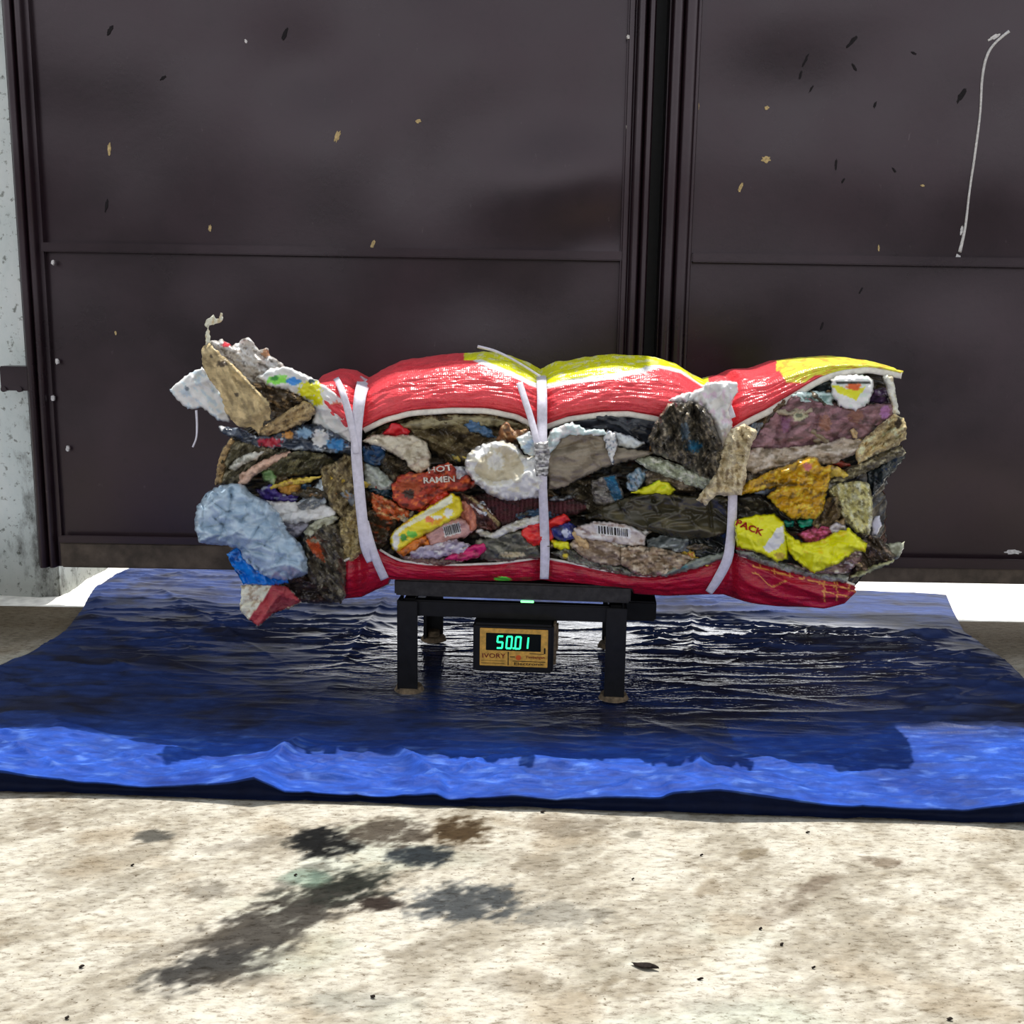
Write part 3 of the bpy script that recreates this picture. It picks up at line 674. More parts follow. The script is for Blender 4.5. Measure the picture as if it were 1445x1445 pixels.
# --- woven red sacks wrapped over the top and under the bottom
def yellow_line(px):
    return np.interp(px, [655,665,690,720,750,764,772,800,850,900,930,960,990], [503,508,519,531,545,551,549,543,537,528,520,527,546])
def top_sack():
    px = np.arange(432, 1272.1, 2.0); N = len(px)
    ty = np.interp(px, topc[:, 0], topc[:, 1]); hy = np.interp(px, hemc[:, 0], hemc[:, 1]); ci = cinch(px)
    hgt = np.clip((hy-ty)/70, .05, 1)
    f = BF-.012+.014*ci
    fY = f+.0*px
    kn = [PY(px, hy, fY+.004), PY(px, hy*.8+ty*.2, fY-.010*hgt*(1-ci)), PY(px, hy*.5+ty*.5, fY+.004*hgt), PY(px, hy*.22+ty*.78, fY+.030*hgt), PY(px, ty, fY+.095)]
    c = kn[-1]; r1 = c.copy(); r1[:, 1] += .12; r1[:, 2] += .004; r2 = c.copy(); r2[:, 1] = 2.10; r2[:, 2] -= .05; r3 = c.copy(); r3[:, 1] = 2.13; r3[:, 2] -= .20
    kn += [r1, r2, r3]
    t = np.concatenate([np.linspace(0, .57, 66), np.linspace(.59, 1, 30)]); R = spline_rows(kn, t)
    u = px[:, None]+0*t; vv = 0*px[:, None]+t*260
    long = fbm(u/70+.5*fbm(u/30, vv/30, 3), vv/7, 121, 3); cr = crumple(u, vv, 123, 20, 6, 3.2)
    pl = np.cos((vv+u*.25)/4.2+3*fbm(u/30, vv/40, 5))*sum(np.exp(-(np.abs(px-c_)/26.0)) for c_ in (508, 765, 1031))[:, None]
    D = (.0026*long+.0028*cr+.0022*pl)*smooth(0, .05, t)
    nb = np.stack([0*t, -np.cos(np.clip(t/.57, 0, 1.2)*1.57), np.sin(np.clip(t/.57, 0, 1.2)*1.57)], -1)
    R += nb[None]*D[..., None]
    U_, V_ = project(R)
    red = np.array([200, 58, 66.]); yel = np.array([244, 214, 10.]); wht = np.array([238, 236, 226.])
    C = np.zeros(R.shape)+red
    dk_ = smooth(.05, .4, fbm(u/22, vv/9, 130, 4))[..., None]; C = C*(1-dk_*.35)+np.array([150, 24, 34.])*dk_*.35
    yl = yellow_line(U_); inr = (U_ > 655) & (U_ < 1000)
    above = np.where(inr, yl-V_, -5); back = (t > .55)[None, :] & inr; above = np.where(back, 30, above)
    kw = smooth(-1, 1, above)[..., None]; C = C*(1-kw)+wht*kw
    ky = smooth(6, 8, above)[..., None]; C = C*(1-ky)+yel*ky
    nz_ = smooth(.1, .25, fbm(u/16, vv/7, 131, 3))[..., None]*ky*.6; C = C*(1-nz_)+np.array([250, 246, 220.])*nz_
    inr3 = (U_ > 1096); a3 = np.where(inr3, np.interp(U_, [1096, 1110, 1135, 1150, 1275], [516, 540, 541, 530, 530])-V_, -5); a3 = np.where((t > .55)[None, :] & inr3, 20, a3)
    k3 = smooth(-1, 2, a3)[..., None]; C = C*(1-k3)+np.array([235, 215, 60.])*k3
    rd = smooth(.0, .2, fbm(u/12, vv/12, 133, 3))[..., None]*k3*.5; C = C*(1-rd)+np.array([200, 90, 50.])*rd
    o = mesh_obj('red_sack', R.reshape(-1, 3), grid_faces(N, len(t)), M['woven'], colors=alb(C).reshape(-1, 3)); thicken(o, .0012, 0)
    tag(o, 'red woven sack with a yellow band folded over the top of the bale', 'sack')
    # hem tape along the front
    for (a, b) in ((514, 760), (770, 936), (1036, 1272)):
        q = np.linspace(a, b, max(4, int((b-a)/14))); hy2 = np.interp(q, hemc[:, 0], hemc[:, 1])
        e_ = cinch(q)
        rb = ribbon_px('hem', [(x, y+2, BF-.016+.014*c2) for x, y, c2 in zip(q, hy2, e_)], 7 if a < 1000 else 8, M['hem'], o, t=.003, sub=3); rb['label'] = 'white hem'
top_sack()
def bottom_sack():
    px = np.arange(474, 1207.1, 2.0); N = len(px)
    hy = np.interp(px, bhem[:, 0], bhem[:, 1]); by = np.interp(px, botc[:, 0], botc[:, 1]); ci = cinch(px)
    f = BF-.008+.014*ci+.03*smooth(492, 474, px)
    kn = [PY(px, hy, f), PY(px, hy*.65+by*.35, f-.008), PY(px, hy*.25+by*.75, f+.004), PY(px, by, f+.035)]
    c = kn[-1]; r1 = c.copy(); r1[:, 1] += .09; r2 = c.copy(); r2[:, 1] = 2.04; r2[:, 2] += .01; r3 = c.copy(); r3[:, 1] = 2.12; r3[:, 2] += .16
    on = smooth(540, 556, px)*smooth(905, 880, px)
    for r_ in (c, r1, r2): r_[:, 2] = np.where(on > .5, np.maximum(r_[:, 2], ztopw+.003), r_[:, 2])
    kn += [r1, r2, r3]
    t = np.concatenate([np.linspace(0, .5, 44), np.linspace(.52, 1, 30)]); R = spline_rows(kn, t)
    u = px[:, None]+0*t; vv = 0*px[:, None]+t*120
    D = .003*fbm(u/60, vv/7, 141, 3)+.002*crumple(u, vv, 143, 18, 8, 2.6)
    fold = smooth(1040, 1060, u); D = D+fold*.006*(1-np.abs(np.sin((vv*.9-(u-1030)*.22)/7.0)))
    R[..., 1] -= D*(t < .5)
    C = np.zeros(R.shape)+np.array([150, 14, 38.]); dk_ = smooth(0, .4, fbm(u/26, vv/9, 150, 4))[..., None]; C = C*(1-dk_*.4)+np.array([96, 10, 26.])*dk_*.4
    U_, V_ = project(R)
    # thin orange print and grid at the right end, green light reflection painted near the middle
    hh = np.interp(U_, bhem[:, 0], bhem[:, 1]); dd = V_-hh
    og = ((np.abs(dd-9) < 1.0) | ((np.abs((U_-1062) % 21-10) < .9) & (dd < 12))) & (U_ > 1062)
    og |= (np.abs(dd-24+6*np.sin(U_/7)) < 1.0) & (U_ > 1060) & (U_ < 1110)
    og |= (U_ > 1160) & (np.abs(dd-20) < 1.0) | (np.abs(U_-1163) < 1) & (dd < 34) | (np.abs(U_-1181) < 1) & (dd < 30)
    og = (og & (fbm(u/9, vv/9, 155, 2) > -.35))[..., None]; C = np.where(og, np.array([232, 128, 60.]), C)
    gr = (np.hypot((U_-710)/15, (V_-817)/4) + .5*fbm(u/5, vv/3, 157, 2) < .8)[..., None]; C = np.where(gr, np.array([90, 190, 60.]), C)
    o = mesh_obj('red_sack', R.reshape(-1, 3), grid_faces(N, len(t)), M['woven'], colors=alb(C).reshape(-1, 3)); thicken(o, .0012, 0)
    tag(o, 'dark crimson woven sack wrapped under the bale, resting on the scale platform', 'sack')
    for (a, b) in ((478, 506), (536, 760), (772, 1022), (1042, 1206)):
        q = np.linspace(a, b, max(4, int((b-a)/14)))
        rb = ribbon_px('hem', [(x, y, BF-.012+.012*c2) for x, y, c2 in zip(q, np.interp(q, bhem[:, 0], bhem[:, 1]), cinch(q))], 2.6, M['hem'], o, t=.002, sub=3); rb['label'] = 'pale hem edge'
bottom_sack()

# --- single pieces of rubbish pressed into the bale
LAYER = {}
def inside(P, x, y):
    c = np.zeros(x.shape, bool); n_ = len(P)
    for i in range(n_):
        x1, y1 = P[i]; x2, y2 = P[(i+1) % n_]
        if y1 == y2: continue
        k = ((y1 > y) != (y2 > y)) & (x < (x2-x1)*(y-y1)/(y2-y1)+x1); c ^= k
    return c
def edist(P, x, y):
    d = np.full(x.shape, 1e9); n_ = len(P)
    for i in range(n_):
        a = P[i]; b = P[(i+1) % n_]; ab_ = b-a; L = ab_@ab_+1e-9
        t = np.clip(((x-a[0])*ab_[0]+(y-a[1])*ab_[1])/L, 0, 1)
        d = np.minimum(d, np.hypot(x-a[0]-t*ab_[0], y-a[1]-t*ab_[1]))
    return d
def folds_field(x, y, seed, sc, ang, an, clean=True):
    """creased sheet: sharp triangular folds crossing at several angles"""
    rs = random.Random(seed*7+1); out = 0; A = math.radians(ang)
    wx = x+sc*.5*vnoise(x/(sc*2.2), y/(sc*2.2), seed+3); wy = y+sc*.5*vnoise(x/(sc*2.2)+7, y/(sc*2.2), seed+4)
    for i, (k, w) in enumerate(((1.9, 1.3), (1.0, .55), (.5, .16 if clean else .34))):
        t = A+math.pi/2+rs.gauss(0, .75/an+.12*i)
        q = (wx*math.cos(t)+wy*math.sin(t))/(sc*k*1.6)+rs.random()
        tri = 2*np.abs(q-np.floor(q+.5))
        out = out+w*(tri-.5)*(.55+.9*np.clip(fbm(x/(sc*1.4)+i*5, y/(sc*1.4), seed+60+i, 2)+.3, 0, 1))
    for i in range(5):          # long thin pinched creases
        t = A+math.pi/2+rs.gauss(0, .9/an+.25); lam = sc*rs.uniform(1.1, 2.6)
        wv = .35*vnoise(x/(sc*3), y/(sc*3), seed+80+i)
        q = (x*math.cos(t)+y*math.sin(t))/lam+rs.random()+wv; dd = np.abs(q-np.floor(q+.5))*lam
        mk = smooth(.0, .25, vnoise(x/(sc*1.7)+i*3, y/(sc*1.7), seed+85+i))
        out = out+rs.choice((1, 1, -1))*(.55 if clean else .4)*mk*np.exp(-(dd/1.9)**1.3)
    return out
def piece(name, cat, label, zz, poly, Y=0.0, col=(128,128,128), col2=None, thr=.05, cs=9, mat='film', amp=.006, sc=14, ang=0, an=1.8, bulge=.012, eb=.018, blobs=(), folds=(), seed=None, step=2.1, group=None, rnd=False, barc=None, lab=None, free=False, ripple=None, grow=1.8, dents=()):
    P = np.array([ZM[zz](*p) if zz else p for p in poly], float)
    if zz: Zf = ZM[zz]
    else: Zf = lambda x, y: (x, y)
    seed = seed if seed is not None else (hash_label(label))
    # round the outline a little and roughen it
    if rnd:
        Q = []
        for i in range(len(P)):
            a, b = P[i], P[(i+1) % len(P)]; Q += [a*.90+b*.10, a*.10+b*.90]
        P = np.array(Q)
    if not free and grow:
        m_ = len(P); area = .5*sum(P[i-1][0]*P[i][1]-P[i][0]*P[i-1][1] for i in range(m_)); N_ = []
        for i in range(m_):
            tn = P[(i+1) % m_]-P[i-1]; tn = tn/(np.hypot(*tn)+1e-6); N_.append(np.array([tn[1], -tn[0]])*(1 if area > 0 else -1))
        P = P+np.array(N_)*grow
    n_ = len(P); B = []
    for i in range(n_):
        a, b = P[i], P[(i+1) % n_]; k = max(1, int(np.hypot(*(b-a))/(step*1.0)))
        for j in range(k): B.append(a+(b-a)*j/k)
    B = np.array(B); jit = .9*np.stack([vnoise(B[:, 0]/5, B[:, 1]/5, seed+1), vnoise(B[:, 0]/5, B[:, 1]/5, seed+2)], 1); B = B+jit*1.9
    x0, y0 = B.min(0); x1, y1 = B.max(0)
    gx_, gy_ = np.meshgrid(np.arange(x0, x1, step), np.arange(y0, y1, step*.87), indexing='ij'); gx_ = gx_+(np.arange(gx_.shape[1]) % 2)*step*.5
    gx_ = gx_.ravel(); gy_ = gy_.ravel()
    k = inside(B, gx_, gy_); gx_, gy_ = gx_[k], gy_[k]; k = edist(B, gx_, gy_) > step*.5; gx_, gy_ = gx_[k], gy_[k]
    pts_ = np.concatenate([B, np.stack([gx_, gy_], 1)])
    nb_ = len(B)
    res = geometry.delaunay_2d_cdt([Vector(p) for p in pts_.tolist()], [(i, (i+1) % nb_) for i in range(nb_)], [list(range(nb_))], 1, 1e-5)
    V2 = np.array([tuple(p) for p in res[0]]); Fc = [list(f) for f in res[2]]
    x, y = V2[:, 0], V2[:, 1]; d = edist(B, x, y)
    R_ = max(2.5, min(4.5 if bulge < .03 else 22.0, d.max()))
    cln = mat in ('clean', 'film', 'paper', 'woven_dirty'); cr_ = folds_field(x, y, seed, sc, ang, an, cln)
    rs = random.Random(seed); tx_, ty_ = rs.uniform(-1, 1), rs.uniform(-.3, 1); wdt = max(np.ptp(x), 20); hgt_ = max(np.ptp(y), 20)
    tilt = .006*tx_*(x-x.mean())/wdt*2 + .008*ty_*(y-y.mean())/hgt_*2
    def base(x, y, d):
        t = np.clip(d/R_, 0, 1); return Y+BF-.006 + eb*(1-t)**2*(0 if free else 1)*(.05+.55*smooth(-.25, .15, vnoise(x/11, y/11, seed+90))) - bulge*(.45 if bulge < .03 else .8)*np.sqrt(1-(1-t)**2)
    dep = base(x, y, d) + tilt - amp*1.5*cr_*(.5+.5*np.clip(d/5, 0, 1)) - amp*(.03 if cln else .16)*fbm(x/4, y/4, seed+31, 3)
    for (cx, cy, rx, ry, dd_) in dents:
        cx, cy = Zf(cx, cy); s_ = Zf(rx, ry); o_ = Zf(0, 0); dep = dep + dd_*np.exp(-((x-cx)/(s_[0]-o_[0]))**2-((y-cy)/(s_[1]-o_[1]))**2)
    for (p, q, hh, wd) in folds:
        p = np.array(Zf(*p)); q = np.array(Zf(*q)); L = q-p; ln = np.hypot(*L); L = L/ln
        s = (x-p[0])*L[0]+(y-p[1])*L[1]; w2 = np.abs(-(x-p[0])*L[1]+(y-p[1])*L[0])
        dep = dep - hh*np.exp(-(w2/wd))*smooth(-6, 6, s)*smooth(ln+6, ln-6, s)
    if ripple: dep = dep - ripple[0]*np.abs(np.sin((x*math.cos(math.radians(ripple[2]))+y*math.sin(math.radians(ripple[2])))/ripple[1]))
    v = PY(x, y, dep)
    C = np.zeros((len(x), 3))+np.array(col, float)
    if col2 is not None:
        cl = col2 if isinstance(col2[0], (tuple, list)) else [col2]
        for i, c2 in enumerate(cl):
            ca_, sa_ = math.cos(math.radians(ang)), math.sin(math.radians(ang)); nn = fbm((x*ca_+y*sa_)/(cs*1.9)+i*13, (-x*sa_+y*ca_)/(cs*.8), seed+51+i, 4); k = smooth(thr-.04, thr+.22, nn)[:, None]; C = C*(1-k)+np.array(c2, float)*k
    for bl in blobs:
        sh, cc = bl[0], bl[1]
        if len(sh) == 4 and not hasattr(sh[0], '__len__'):
            cx, cy = Zf(sh[0], sh[1]); s_ = Zf(sh[2], sh[3]); o_ = Zf(0, 0); rx, ry = s_[0]-o_[0], s_[1]-o_[1]
            k = smooth(1.15, .85, np.hypot((x-cx)/rx, (y-cy)/ry)+.75*fbm(x/4, y/4, seed+71, 3))
        else:
            Q = np.array([Zf(*p) for p in sh]); k = inside(Q, x, y).astype(float)
        k = k[:, None]; C = C*(1-k)+np.array(cc, float)*k
    if barc:
        (c0, dx, dy, nbar) = barc; c0 = np.array(Zf(*c0)); o_ = np.array(Zf(0, 0)); dx = np.array(Zf(*dx))-o_; dy = np.array(Zf(*dy))-o_
        Mi = np.linalg.inv(np.stack([dx, dy], 1)); st_ = (np.stack([x, y], 1)-c0)@Mi.T
        ins = (st_[:, 0] > 0) & (st_[:, 0] < 1) & (st_[:, 1] > 0) & (st_[:, 1] < 1)
        C[ins] = (225, 222, 215)
    o = mesh_obj(name, v, Fc, M[mat], colors=alb(C), smooth_=cln); thicken(o, .0008, 0)
    tag(o, label, cat, group)
    surf = lambda qx, qy: np.interp(0, [0], [0]) + np.array([dep[np.argmin((x-a)**2+(y-b)**2)] for a, b in zip(np.atleast_1d(qx), np.atleast_1d(qy))])
    o_surf[o.name] = surf
    if barc:
        vb = []; fb = []; r_ = random.Random(seed); tpos = .06
        while tpos < .94:
            wd = r_.choice([.02, .035, .05]);
            q = [c0+dx*tpos+dy*.08, c0+dx*(tpos+wd)+dy*.08, c0+dx*(tpos+wd)+dy*.9, c0+dx*tpos+dy*.9]
            i0 = len(vb); ns = 5
            L1 = [q[0]+(q[3]-q[0])*s/ns for s in range(ns+1)]; L2 = [q[1]+(q[2]-q[1])*s/ns for s in range(ns+1)]
            for a, b in zip(L1, L2):
                for w in (a, b): vb.append(PY(w[0], w[1], surf(w[0], w[1])[0]-.0022))
            for s in range(ns): fb.append([i0+2*s, i0+2*s+1, i0+2*s+3, i0+2*s+2])
            tpos += wd+r_.choice([.025, .04, .05])
        mesh_obj('barcode', vb, fb, mblk, o, smooth_=False)
    return o
o_surf = {}
def hash_label(s):
    h = 7
    for ch in s: h = (h*131+ord(ch)) % 99991
    return h
def surf_text(o, s, p0, right, up, mat, name='printed_text', bold=.02, off=.0024):
    """text laid on a piece: p0 lower-left pixel, right/up pixel vectors of the whole word"""
    v, f = text_tris(s, 1, bold); v = v-v.min(0); v = v/v.max(0)
    q = np.array(p0)+v[:, :1]*np.array(right)+v[:, 1:]*np.array(up)
    d = o_surf[o.name](q[:, 0], q[:, 1]); d = d-off
    return mesh_obj(name, PY(q[:, 0], q[:, 1], d), f, mat, o, smooth_=False)
#PIECES
# columns: name, category, label, zoom frame of the outline, outline, options
# ---- left end
piece('plastic_bag', 'plastic bag', 'pale bluish white plastic bag sticking out at the upper left end of the bale', 1, [(45,575),(160,480),(270,425),(330,500),(400,600),(450,720),(450,800),(380,785),(320,745),(270,700),(170,712),(100,650)], Y=.02, col=(196,205,214), col2=(168,180,190), mat='clean', amp=.006, sc=18, ang=40, blobs=[((160,570,14,14),(90,98,108))], free=True)
ribbon_px('hanging_thread', [(277,579,BF+.03),(278,600,BF+.02),(277,618,BF+.01),(272,631,BF+.01)], [3,2.5,2,2], M['strap'], t=.001)
tag(bpy.data.objects['hanging_thread'], 'thin pale thread hanging below the bluish white bag at the left end', 'thread')
piece('plastic_film', 'plastic film', 'crumpled clear whitish film with red specks at the top left of the bale', 1, [(320,250),(400,245),(470,285),(520,262),(545,238),(580,230),(650,315),(705,300),(715,340),(780,390),(835,432),(740,500),(660,540),(620,600),(520,500),(430,380)], Y=.012, col=(176,172,168), col2=[(110,104,98),(214,212,208)], thr=.0, cs=6, mat='film', amp=.010, sc=11, ang=35, blobs=[((430,275,30,18),(190,60,70)),((590,275,28,26),(196,200,214)),((700,330,30,22),(170,130,100))])
piece('flour_sack_scrap', 'sack', 'tan stained flap of thin sacking rising to a point at the upper left', 1, [(262,300),(285,275),(315,262),(430,370),(520,450),(620,560),(720,660),(738,785),(690,790),(655,880),(600,835),(505,825),(430,740),(390,600),(310,500),(268,400)], Y=-.012, col=(160,142,104), col2=[(126,110,78),(186,166,124)], thr=.02, cs=12, mat='woven_dirty', amp=.0035, sc=34, ang=55, an=3, bulge=.001, free=True, folds=[((330,280),(610,780),.030,24),((330,280),(610,780),.006,3),((430,380),(730,700),.010,3),((600,830),(430,590),-.006,4)], blobs=[((400,400,36,22),(64,52,38)),((330,350,14,12),(70,58,42)),((500,610,14,12),(60,50,36))])
piece('sacking_tie', 'string', 'frayed cream tie twisting up from the tip of the tan flap', 1, [(290,270),(288,215),(300,160),(286,145),(292,110),(318,84),(345,68),(362,96),(385,92),(392,58),(402,62),(408,104),(385,122),(350,138),(314,136),(308,160),(320,210),(328,268)], Y=-.004, col=(214,204,178), col2=(176,164,136), mat='paper', amp=.003, sc=8, ang=80, free=True, step=1.2, bulge=.002)
piece('plastic_wrapper', 'wrapper', 'white snack wrapper with green, blue and yellow print at the upper left', 1, [(640,490),(740,440),(840,428),(1000,500),(1100,560),(1200,640),(1280,760),(1292,955),(1150,890),(1020,800),(1040,700),(930,610),(850,570),(720,545)], Y=-.004, col=(214,216,220), col2=(184,190,200), mat='clean', amp=.006, sc=13, ang=35, blobs=[((785,510,75,32),(120,196,70)),((760,500,25,20),(60,130,60)),((890,520,50,28),(50,120,190)),((1000,580,75,60),(226,206,20)),((1050,650,35,35),(214,190,20)),((1180,690,40,36),(204,110,90)),((1010,520,24,14),(40,60,60))])
piece('plastic_film', 'plastic film', 'dark brown film tucked behind the tan flap at the upper left', 1, [(600,530),(720,540),(850,570),(930,610),(1040,700),(1000,760),(860,800),(760,760),(700,640)], Y=.004, col=(70,60,48), col2=[(40,34,28),(150,126,92)], thr=.1, cs=10, mat='filmd', amp=.009, sc=9, ang=35)
piece('sacking_strip', 'sack', 'folded tan sacking strip with dark speckles below the white snack wrapper', 1, [(655,885),(650,862),(790,765),(900,700),(960,665),(1020,690),(1030,730),(980,780),(860,835),(730,885)], Y=-.018, col=(146,124,86), col2=[(84,68,46),(170,150,110)], thr=.08, cs=5, mat='woven_dirty', amp=.006, sc=8, ang=-30)
piece('plastic_wrapper', 'wrapper', 'dark navy wrapper with red and cyan patches along the left strap', 1, [(375,830),(520,850),(640,905),(800,875),(950,820),(1060,820),(1200,900),(1295,965),(1290,1015),(1000,995),(830,975),(660,965),(500,915),(400,860)], Y=-.006, col=(48,56,70), col2=[(150,158,168),(22,26,34)], thr=.12, cs=9, mat='clean', amp=.007, sc=9, ang=8, an=3, blobs=[((725,935,75,32),(150,40,56)),((1070,910,60,60),(206,214,222)),((1180,950,60,40),(50,110,160)),((960,870,50,34),(120,150,176)),((850,885,36,24),(170,120,60)),((400,832,22,16),(225,222,220))])
piece('plastic_film', 'plastic film', 'olive grey film folded along the left edge under the navy wrapper', 1, [(365,1215),(385,1080),(410,990),(470,905),(640,955),(860,1000),(720,1050),(590,1130),(530,1225),(430,1235)], Y=.004, col=(88,84,66), col2=[(50,48,38),(132,126,104)], thr=.04, cs=8, mat='filmd', amp=.008, sc=10, ang=-30, an=3, folds=[((410,1210),(470,930),.008,3)])
piece('plastic_strip', 'plastic film', 'tan edge strip standing at the left end of the bale', 1, [(362,1220),(385,1060),(420,980),(470,910),(480,925),(440,1010),(415,1100),(405,1225)], Y=-.004, col=(150,124,82), col2=(100,80,52), mat='cloth', amp=.004, sc=7)
piece('plastic_strip', 'plastic film', 'whitish curved strip at the left end below the tan flap', 1, [(445,1110),(500,1050),(600,1012),(690,1000),(640,1045),(560,1075),(480,1125)], Y=-.012, col=(186,186,178), col2=(120,120,110), mat='film', amp=.005, sc=8, ang=-30)
piece('plastic_strip', 'plastic film', 'pinkish cream curved strip at the left end above the silvery bag', 1, [(515,1230),(530,1160),(600,1110),(700,1055),(860,1000),(875,1025),(760,1075),(640,1140),(560,1215)], Y=-.016, col=(190,158,140), col2=(140,110,92), mat='paper', amp=.004, sc=8, ang=-30)
piece('plastic_film', 'plastic film', 'dark olive crumpled film at the left, just below the navy wrapper', 1, [(700,1110),(800,1040),(920,1000),(1050,1005),(1150,1050),(1170,1090),(1080,1140),(920,1150),(800,1165)], Y=-.006, col=(74,72,54), col2=[(44,42,32),(120,114,84)], thr=.08, cs=9, mat='filmd', amp=.010, sc=9, ang=-15, an=2.4)
piece('plastic_wrapper', 'wrapper', 'small golden brown wrapper in the dark hollow at the left', 1, [(770,1215),(900,1180),(932,1192),(930,1275),(850,1290),(800,1280)], Y=.004, col=(180,132,56), col2=(110,74,36), mat='film', amp=.004, sc=6, ang=-10)
piece('plastic_wrapper', 'wrapper', 'small deep purple wrapper in the dark hollow at the left', 1, [(640,1265),(740,1220),(800,1290),(930,1300),(900,1335),(780,1335),(690,1320)], Y=.002, col=(56,42,110), col2=[(34,28,70),(150,160,176)], thr=.2, mat='clean', amp=.005, sc=7)
piece('plastic_wrapper', 'wrapper', 'small green leafy wrapper above the purple one at the left', 1, [(655,1110),(710,1085),(765,1165),(750,1225),(700,1200)], Y=-.002, col=(96,124,76), col2=(160,176,140), thr=.15, mat='clean', amp=.005, sc=6)
piece('plastic_film', 'plastic film', 'silvery triangular film beside the mop-like cloth at the left', 1, [(925,1350),(1000,1270),(1105,1165),(1115,1300),(1108,1352),(1020,1345)], Y=-.006, col=(172,182,190), col2=(130,140,150), mat='clean', amp=.005, sc=8, ang=-40, an=3)
piece('cloth_sheet', 'cloth', 'greyish white cloth strip running right from the silvery bag', 2, [(540,375),(650,378),(780,388),(960,395),(1040,430),(1020,470),(880,505),(700,520),(620,490)], Y=-.010, col=(196,196,196), col2=(160,158,156), mat='clean', amp=.006, sc=12, ang=-10, an=2.2, folds=[((770,440),(800,400),-.006,3)])
piece('plastic_film', 'plastic film', 'lilac grey film under the greyish white cloth strip', 2, [(660,505),(780,515),(900,495),(850,550),(780,600),(740,620),(690,570)], Y=-.002, col=(140,138,150), col2=(96,94,104), mat='film', amp=.006, sc=8, ang=-20)
piece('knotted_cloth', 'cloth', 'brown knotted mop-like cloth just left of the left strap', 2, [(935,150),(1040,108),(1090,60),(1160,80),(1185,250),(1180,430),(1130,480),(1060,470),(1000,400),(950,280)], Y=-.010, col=(112,98,68), col2=[(66,56,38),(160,146,108)], thr=.06, cs=6, mat='cloth', amp=.010, sc=11, ang=80, an=1.4, bulge=.022)
piece('plastic_film', 'plastic film', 'grey green narrow film under the brown knotted cloth', 2, [(815,590),(860,530),(1000,470),(1040,480),(1000,530),(900,570),(850,620)], Y=-.018, col=(160,160,140), col2=(110,110,92), mat='film', amp=.005, sc=7, ang=-25)
piece('crumpled_cloth', 'cloth', 'dark crumpled cloth hanging between the silvery bag and the left strap', 2, [(815,620),(880,570),(1000,520),(1060,560),(1080,740),(1095,880),(1085,980),(1088,1010),(1060,1060),(960,1030),(850,880),(835,760)], Y=-.012, col=(66,60,50), col2=[(34,32,28),(112,106,88)], thr=.06, cs=7, mat='filmd', amp=.010, sc=12, ang=70, an=1.5, blobs=[([(825,640),(890,610),(925,680),(960,790),(900,750),(850,690)],(176,84,48)),((890,640,36,16),(150,146,128))])
piece('crumpled_cloth', 'cloth', 'yellowish tan vertical cloth touching the left strap', 2, [(1050,530),(1090,460),(1180,430),(1200,560),(1200,720),(1140,770),(1090,800),(1070,700)], Y=-.006, col=(150,134,92), col2=[(96,84,56),(186,170,126)], thr=.05, cs=6, mat='cloth', amp=.008, sc=8, ang=85)
piece('plastic_film', 'plastic film', 'black film sagging under the left end of the bale', 2, [(640,930),(760,880),(850,870),(980,960),(1075,1040),(980,1055),(840,1055),(720,1020)], Y=.0, col=(30,26,26), col2=(56,40,36), mat='filmd', amp=.008, sc=9, ang=10)
piece('plastic_bag', 'plastic bag', 'bright blue plastic bag peeking out under the silvery bag', 2, [(290,730),(360,680),(450,800),(560,860),(640,900),(720,870),(705,925),(620,945),(480,940),(400,935),(360,860),(320,800)], Y=-.020, col=(16,104,184), col2=(10,62,128), thr=.15, mat='clean', amp=.008, sc=9, ang=40, free=True)
piece('plastic_wrapper', 'wrapper', 'cream and red milk-carton-like packet hanging at the lower left corner', 2, [(390,945),(500,935),(620,930),(700,950),(800,1055),(700,1105),(600,1140),(505,1225),(440,1180),(378,1110),(385,1030)], Y=-.006, col=(206,196,176), col2=(150,136,112), mat='paper', amp=.006, sc=16, ang=-40, blobs=[([(600,935),(700,950),(800,1055),(600,1140),(505,1225),(435,1178),(560,1010)],(150,52,58)),([(640,1010),(800,1055),(600,1140),(560,1130)],(110,30,40))], folds=[((640,1010),(500,1220),.010,3),((380,1080),(520,1040),-.008,2.5),((600,940),(440,1180),.006,3)], free=True)
piece('plastic_bag', 'plastic bag', 'large silvery light blue plastic bag bulging at the left end', 2, [(80,500),(95,410),(150,330),(240,275),(330,258),(405,270),(450,330),(560,380),(640,460),(700,590),(800,680),(835,770),(830,860),(760,888),(640,905),(520,865),(440,800),(360,690),(300,665),(200,655),(110,645),(82,570)], Y=-.040, col=(150,168,184), col2=(128,148,166), cs=14, mat='clean', amp=.011, sc=17, ang=30, an=1.8, bulge=.045, eb=.05, folds=[((325,320),(300,470),-.012,3),((300,455),(380,500),-.010,3),((380,500),(500,530),-.008,4),((290,470),(245,610),-.012,3),((330,430),(200,480),-.010,3),((400,300),(470,480),.010,3),((150,420),(300,330),.010,3),((120,560),(260,520),-.012,2),((400,520),(640,560),.008,3),((480,640),(600,700),-.012,2),((540,420),(600,560),.010,2.5),((200,380),(290,450),-.012,2),((450,340),(480,500),.008,3),((360,620),(640,640),.008,3),((640,470),(830,800),.012,4),((380,690),(780,790),-.012,3),((230,480),(300,600),-.012,3),((600,740),(820,850),.010,4),((370,720),(600,900),-.008,3)])
